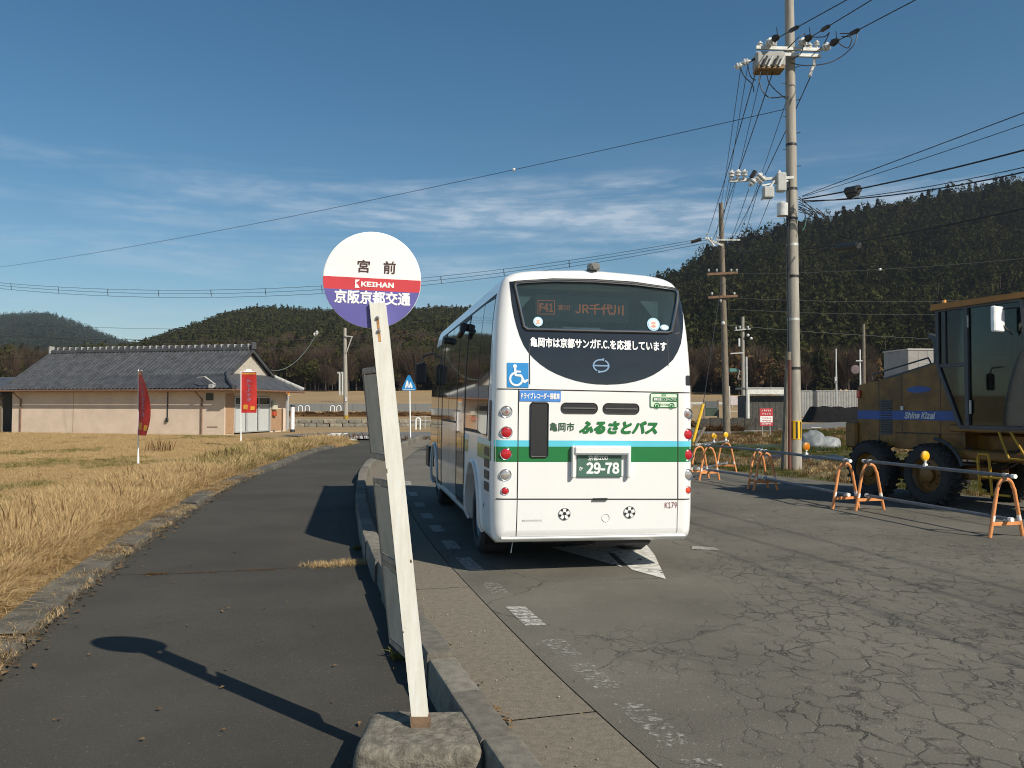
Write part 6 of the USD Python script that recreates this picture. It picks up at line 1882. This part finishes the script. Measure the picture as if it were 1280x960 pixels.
# ------------------------------------------------------------------ right background
def at(px, py, D): return P(px, py, D)
b = at(958, 543, 46.)
nb = thing('notice_board', 'red and white notice board on two thin legs left of the tall pole', 'notice board', (b[0], 46, 0), .08)
for s in (-1, 1):
    part(nb, 'leg', tube([(s * .22, 0.02, 0), (s * .22, .02, .8)], .02, 6), M_galv)
pn = part(nb, 'panel', cb((0, 0, 1.03), (.76, .03, .98), .01), mat('notice_red', (.42, .03, .04), .6, var=.15))
r = np.random.default_rng(3)
part(pn, 'white_block', cb((.0, -.017, .92), (.70, .006, .34), .002), M_swhite, smooth=False)
for z, n_, m in ((1.40, 5, M_swhite), (1.22, 4, M_swhite), (.66, 7, M_swhite), (.98, 6, M_red), (.84, 7, M_red)):
    for k in range(n_):
        x = -.28 + .56 * (k + .5) / n_
        part(pn, 'character', [cb((x + r.uniform(-.02, .02), -.022, z + r.uniform(-.04, .04)), (r.uniform(.03, .08), .004, .018), .001) for _ in range(3)] + [cb((x + r.uniform(-.02, .02), -.022, z), (.016, .004, r.uniform(.06, .11)), .001)], m, smooth=False, kind='stuff')
b = at(935, 526, 60.)
sh_ = thing('shelter', 'open fronted shelter with a white roof edge and dark inside beside the wooden pole', 'shelter', (b[0], 60, g(60)), .06)
part(sh_, 'roof', cb((1.65, 1.0, 2.95), (3.7, 2.4, .12), .02), M_tcap)
part(sh_, 'fascia', cb((1.65, -.24, 2.68), (3.6, .08, .36), .01), mat('shelter_white', (.62, .61, .56), .6))
part(sh_, 'corner_post', cb((-.05, -.2, 1.25), (.16, .16, 2.5), .01), MC['shelter_white'])
part(sh_, 'corner_post', cb((3.35, -.2, 1.25), (.16, .16, 2.5), .01), M_wood)
for k in range(8):
    part(sh_, 'wall_board', cb((.22 + k * .42, .25 + .0 * k, 1.2), (.41, .05, 2.45), .01), mat('shelter_board', (.055, .052, .045), .8, var=.25))
part(sh_, 'side_wall', cb((3.45, 1.1, 1.2), (.06, 1.7, 2.45), .01), MC['shelter_board'])
part(sh_, 'side_wall', cb((-.06, 1.1, 1.2), (.06, 1.7, 2.45), .01), MC['shelter_board'])
b = at(889, 530, 62.)
gb_ = thing('information_board', 'dark green information board between two brown posts right of the bus', 'board', (b[0], 62, g(62)))
for s in (-1, 1):
    part(gb_, 'post', bar((s * .52, 0, 0), (s * .52, 0, 2.1), .12, up=(1, 0, 0)), M_wood)
part(gb_, 'panel', cb((0, -.02, 1.45), (.94, .06, 1.1), .01), mat('board_green', (.035, .06, .04), .6, var=.3))
part(gb_, 'upper_panel', cb((0, -.06, 1.72), (.86, .03, .5), .005), mat('board_grey', (.10, .11, .11), .6))
b = at(919, 519, 66.)
wb = thing('white_board', 'small pale notice on a white frame between the wooden pole and the shelter', 'notice board', (b[0], 66, g(66)))
part(wb, 'panel', cb((0, 0, 2.05), (.8, .05, .72), .01), mat('pale_notice', (.55, .48, .47), .6, var=.15))
part(wb, 'frame', [tube([(-.44, .05, 0), (-.44, .05, 3.2)], .06, 8), tube([(.4, .05, 0), (.4, .05, 2.4)], .04, 8), tube([(-.44, .05, 1.2), (.4, .05, 1.2)], .03, 6)], M_cer)
rw_ = thing('low_wall', 'low dark weathered wall with brown shrubs before the shelter', 'wall', (14.2, 57, 0))
for k in range(7):
    part(rw_, 'wall_block', cb((-1.0 + k * .78, 0, .40), (.77, .3, .8 + .1 * (k % 2)), .02), mat('dark_wall', (.05, .045, .035), .9, var=.4))
for (px, py, D, w, h, lab) in ((905, 534, 54, 2.2, .55, 'brown dead shrub along the low dark wall'), (940, 505, 64, 1.0, .9, 'small rusty shrub beside the shelter post'), (870, 528, 64, 2.6, .7, 'brown brush half hidden behind the bus right edge')):
    b = at(px, py, D)
    solo('dead_shrub', clump(130, 1, .6, .6, .03).apply_scale((w, .8, h)).apply_translation((b[0], D, g(D))), GR[2] if 'dead' in lab else L_rust, lab, 'shrub', smooth=False)
pf = thing('panel_fence', 'tall grey corrugated panel fence right of the tall concrete pole', 'fence', (31., 96, g(96)), -.03)
for k in range(9):
    x = np.linspace(0, 1.18, 26)
    V = np.vstack([np.column_stack([k * 1.2 + x,   .012 * np.sign(np.sin(x * 2 * math.pi / .3)), np.full(26, z)]) for z in (0, 2.95)])
    part(pf, 'fence_panel', (V, np.array([[q, q + 1, 27 + q, 26 + q] for q in range(25)])), mat('fence_sheet', (.27, .27, .26), .6, .2, var=.12, scale=2.), smooth=20)
    part(pf, 'fence_post', bar((k * 1.2, .1, 0), (k * 1.2, .1, 3.05), .07, up=(1, 0, 0)), M_galv)
part(pf, 'top_rail', tube([(0, .1, 3.0), (10.8, .1, 3.0)], .03, 6), M_galv)
b = at(1010, 527, 80.)
hp = np.array([(x, y) for x in np.linspace(0, 9, 40) for y in np.linspace(-1, 2, 14)])
hz = 1.75 * np.clip(1 - ((hp[:, 1] - .6) / 1.6) ** 6, 0, 1) * np.clip(hp[:, 0] * 1.5, 0, 1) * (1 - .04 * hp[:, 0]) * (.8 + .4 * meshkit.fbm(np.column_stack([hp[:, 0] * .8, hp[:, 0] * 0, hp[:, 0] * 0]), 3)) + .12 * meshkit.fbm(np.column_stack([hp * 1.3, hp[:, 0] * 0]), 3)
V = np.column_stack([b[0] + hp[:, 0], 80 + hp[:, 1], g(80) + hz - .05])
solo('covered_heap', (V, np.array([[i_ * 14 + j_, (i_ + 1) * 14 + j_, (i_ + 1) * 14 + j_ + 1, i_ * 14 + j_ + 1] for i_ in range(39) for j_ in range(13)])), mat('black_sheet', (.012, .012, .013), .95, var=.3, spec=.1), 'long low heap under a black sheet before the grey panel fence', 'heap', smooth=True)
for k, (px, s, lab) in enumerate(((1016, (.52, .45, .50), 'larger left half of the pale grey covered sack heap behind the barricades'), (1036, (.40, .35, .34), 'smaller right pale sack beside the grey covered heap'))):
    b = at(px, 559, 33.)
    m = trimesh.creation.icosphere(3)
    m.vertices *= np.array(s) * 1.25
    m.vertices += (meshkit.fbm(m.vertices * 3.2, 4, k)[:, None] - .5) * .55 * m.vertices
    m.vertices[:, 2] = np.maximum(m.vertices[:, 2], -.05)
    m.apply_translation((b[0], 33, -.0))
    solo('sack', m, mat(f'sack_sheet_{"ab"[k]}', ((.17, .185, .19), (.24, .25, .25))[k], .6, var=.12), lab, 'sack', smooth=True)
nt = np.array([(x, y) for x in np.linspace(0, 1, 30) for y in np.linspace(0, 1, 16)])
for (px, py, D, w, d, rot, m, lab) in ((965, 556, 33, 4.2, 2.6, -.25, mat('green_net', (.025, .05, .04), .8, var=.5, scale=3.), 'dark green net lying crumpled on the verge left of the tall pole'), (1010, 572, 26.5, 2.6, 1.3, -.3, mat('blue_sheet', (.02, .04, .07), .5, var=.5, scale=3.), 'dark blue sheet lying on the verge right of the tall pole foot')):
    b = at(px, py, D)
    h = .16 * meshkit.fbm(np.column_stack([nt * 7, nt[:, 0] * 0 + px]), 4) * (np.minimum(np.minimum(nt[:, 0], 1 - nt[:, 0]), np.minimum(nt[:, 1], 1 - nt[:, 1])) * 6).clip(0, 1) - .02
    V = np.column_stack([b[0] + (nt[:, 0] - .5) * w, D + (nt[:, 1] - .5) * d + (nt[:, 0] - .5) * w * math.tan(rot), h])
    solo('ground_cloth', (V, np.array([[i_ * 16 + j_, (i_ + 1) * 16 + j_, (i_ + 1) * 16 + j_ + 1, i_ * 16 + j_ + 1] for i_ in range(29) for j_ in range(15)])), m, lab, 'ground cloth', smooth=True)
b = at(1155, 505, 112.)
cbd = thing('block_building', 'tall pale concrete block building behind the grader cab', 'building', (b[0], 112, g(112)), .1)
part(cbd, 'wall', cb((.6, 3, 4.0), (5.6, 6, 8.4), .05), mat('pale_block', (.26, .25, .24), .85, var=.1, scale=.8))
for k in range(4):
    part(cbd, 'course_joint', cb((.6, -.02, 1.4 + k * 1.7), (5.56, .05, .06), .01), M_box)
for k in range(3):
    part(cbd, 'wall_rib', cb((-.7 + k * 1.4, -.03, 4.0), (.06, .05, 8.2), .01), M_box)
part(cbd, 'parapet', cb((.6, 3, 8.3), (5.8, 6.2, .2), .03), mat('pale_coping', (.40, .39, .37), .8))
b = at(1030, 461, 200.)
hut = thing('hut', 'small far hut with a pale roof at the foot of the wooded hill', 'hut', (b[0], 200, b[2] - 2.2))
part(hut, 'wall', cb((0, 0, 1.0), (4.4, 3, 2.4), .05), M_wood)
part(hut, 'roof', hull([(x, y, z) for x in (-2.6, 2.6) for y, z in ((-2, 2.2), (2, 2.2), (0, 3.2), (0, 3.1))]), MC['shelter_white'], smooth=False)
fp = thing('far_rail', 'pale far guard rail crossing the field behind the shelter', 'guard rail', (24, 118, g(118)))
part(fp, 'rail', cb((6, 0, .75), (34, .08, .35), .02), M_galv)
for k in range(12):
    part(fp, 'post', cb((-10 + k * 2.9, .08, .4), (.12, .12, .9), .01), M_galv)
# ------------------------------------------------------------------ the air
hz = trimesh.creation.box((5200, 2500, 226))
hz.apply_translation((0, 1180, 111.5))
solo('haze', hz, usdkit.material(stage, '/World/Looks/haze_air', {'v': ('principled_volume', {'color': (.78, .86, 1.0), 'density': .00009, 'anisotropy': .2})}, [], volume='v.volume'), kind='stuff', smooth=False)
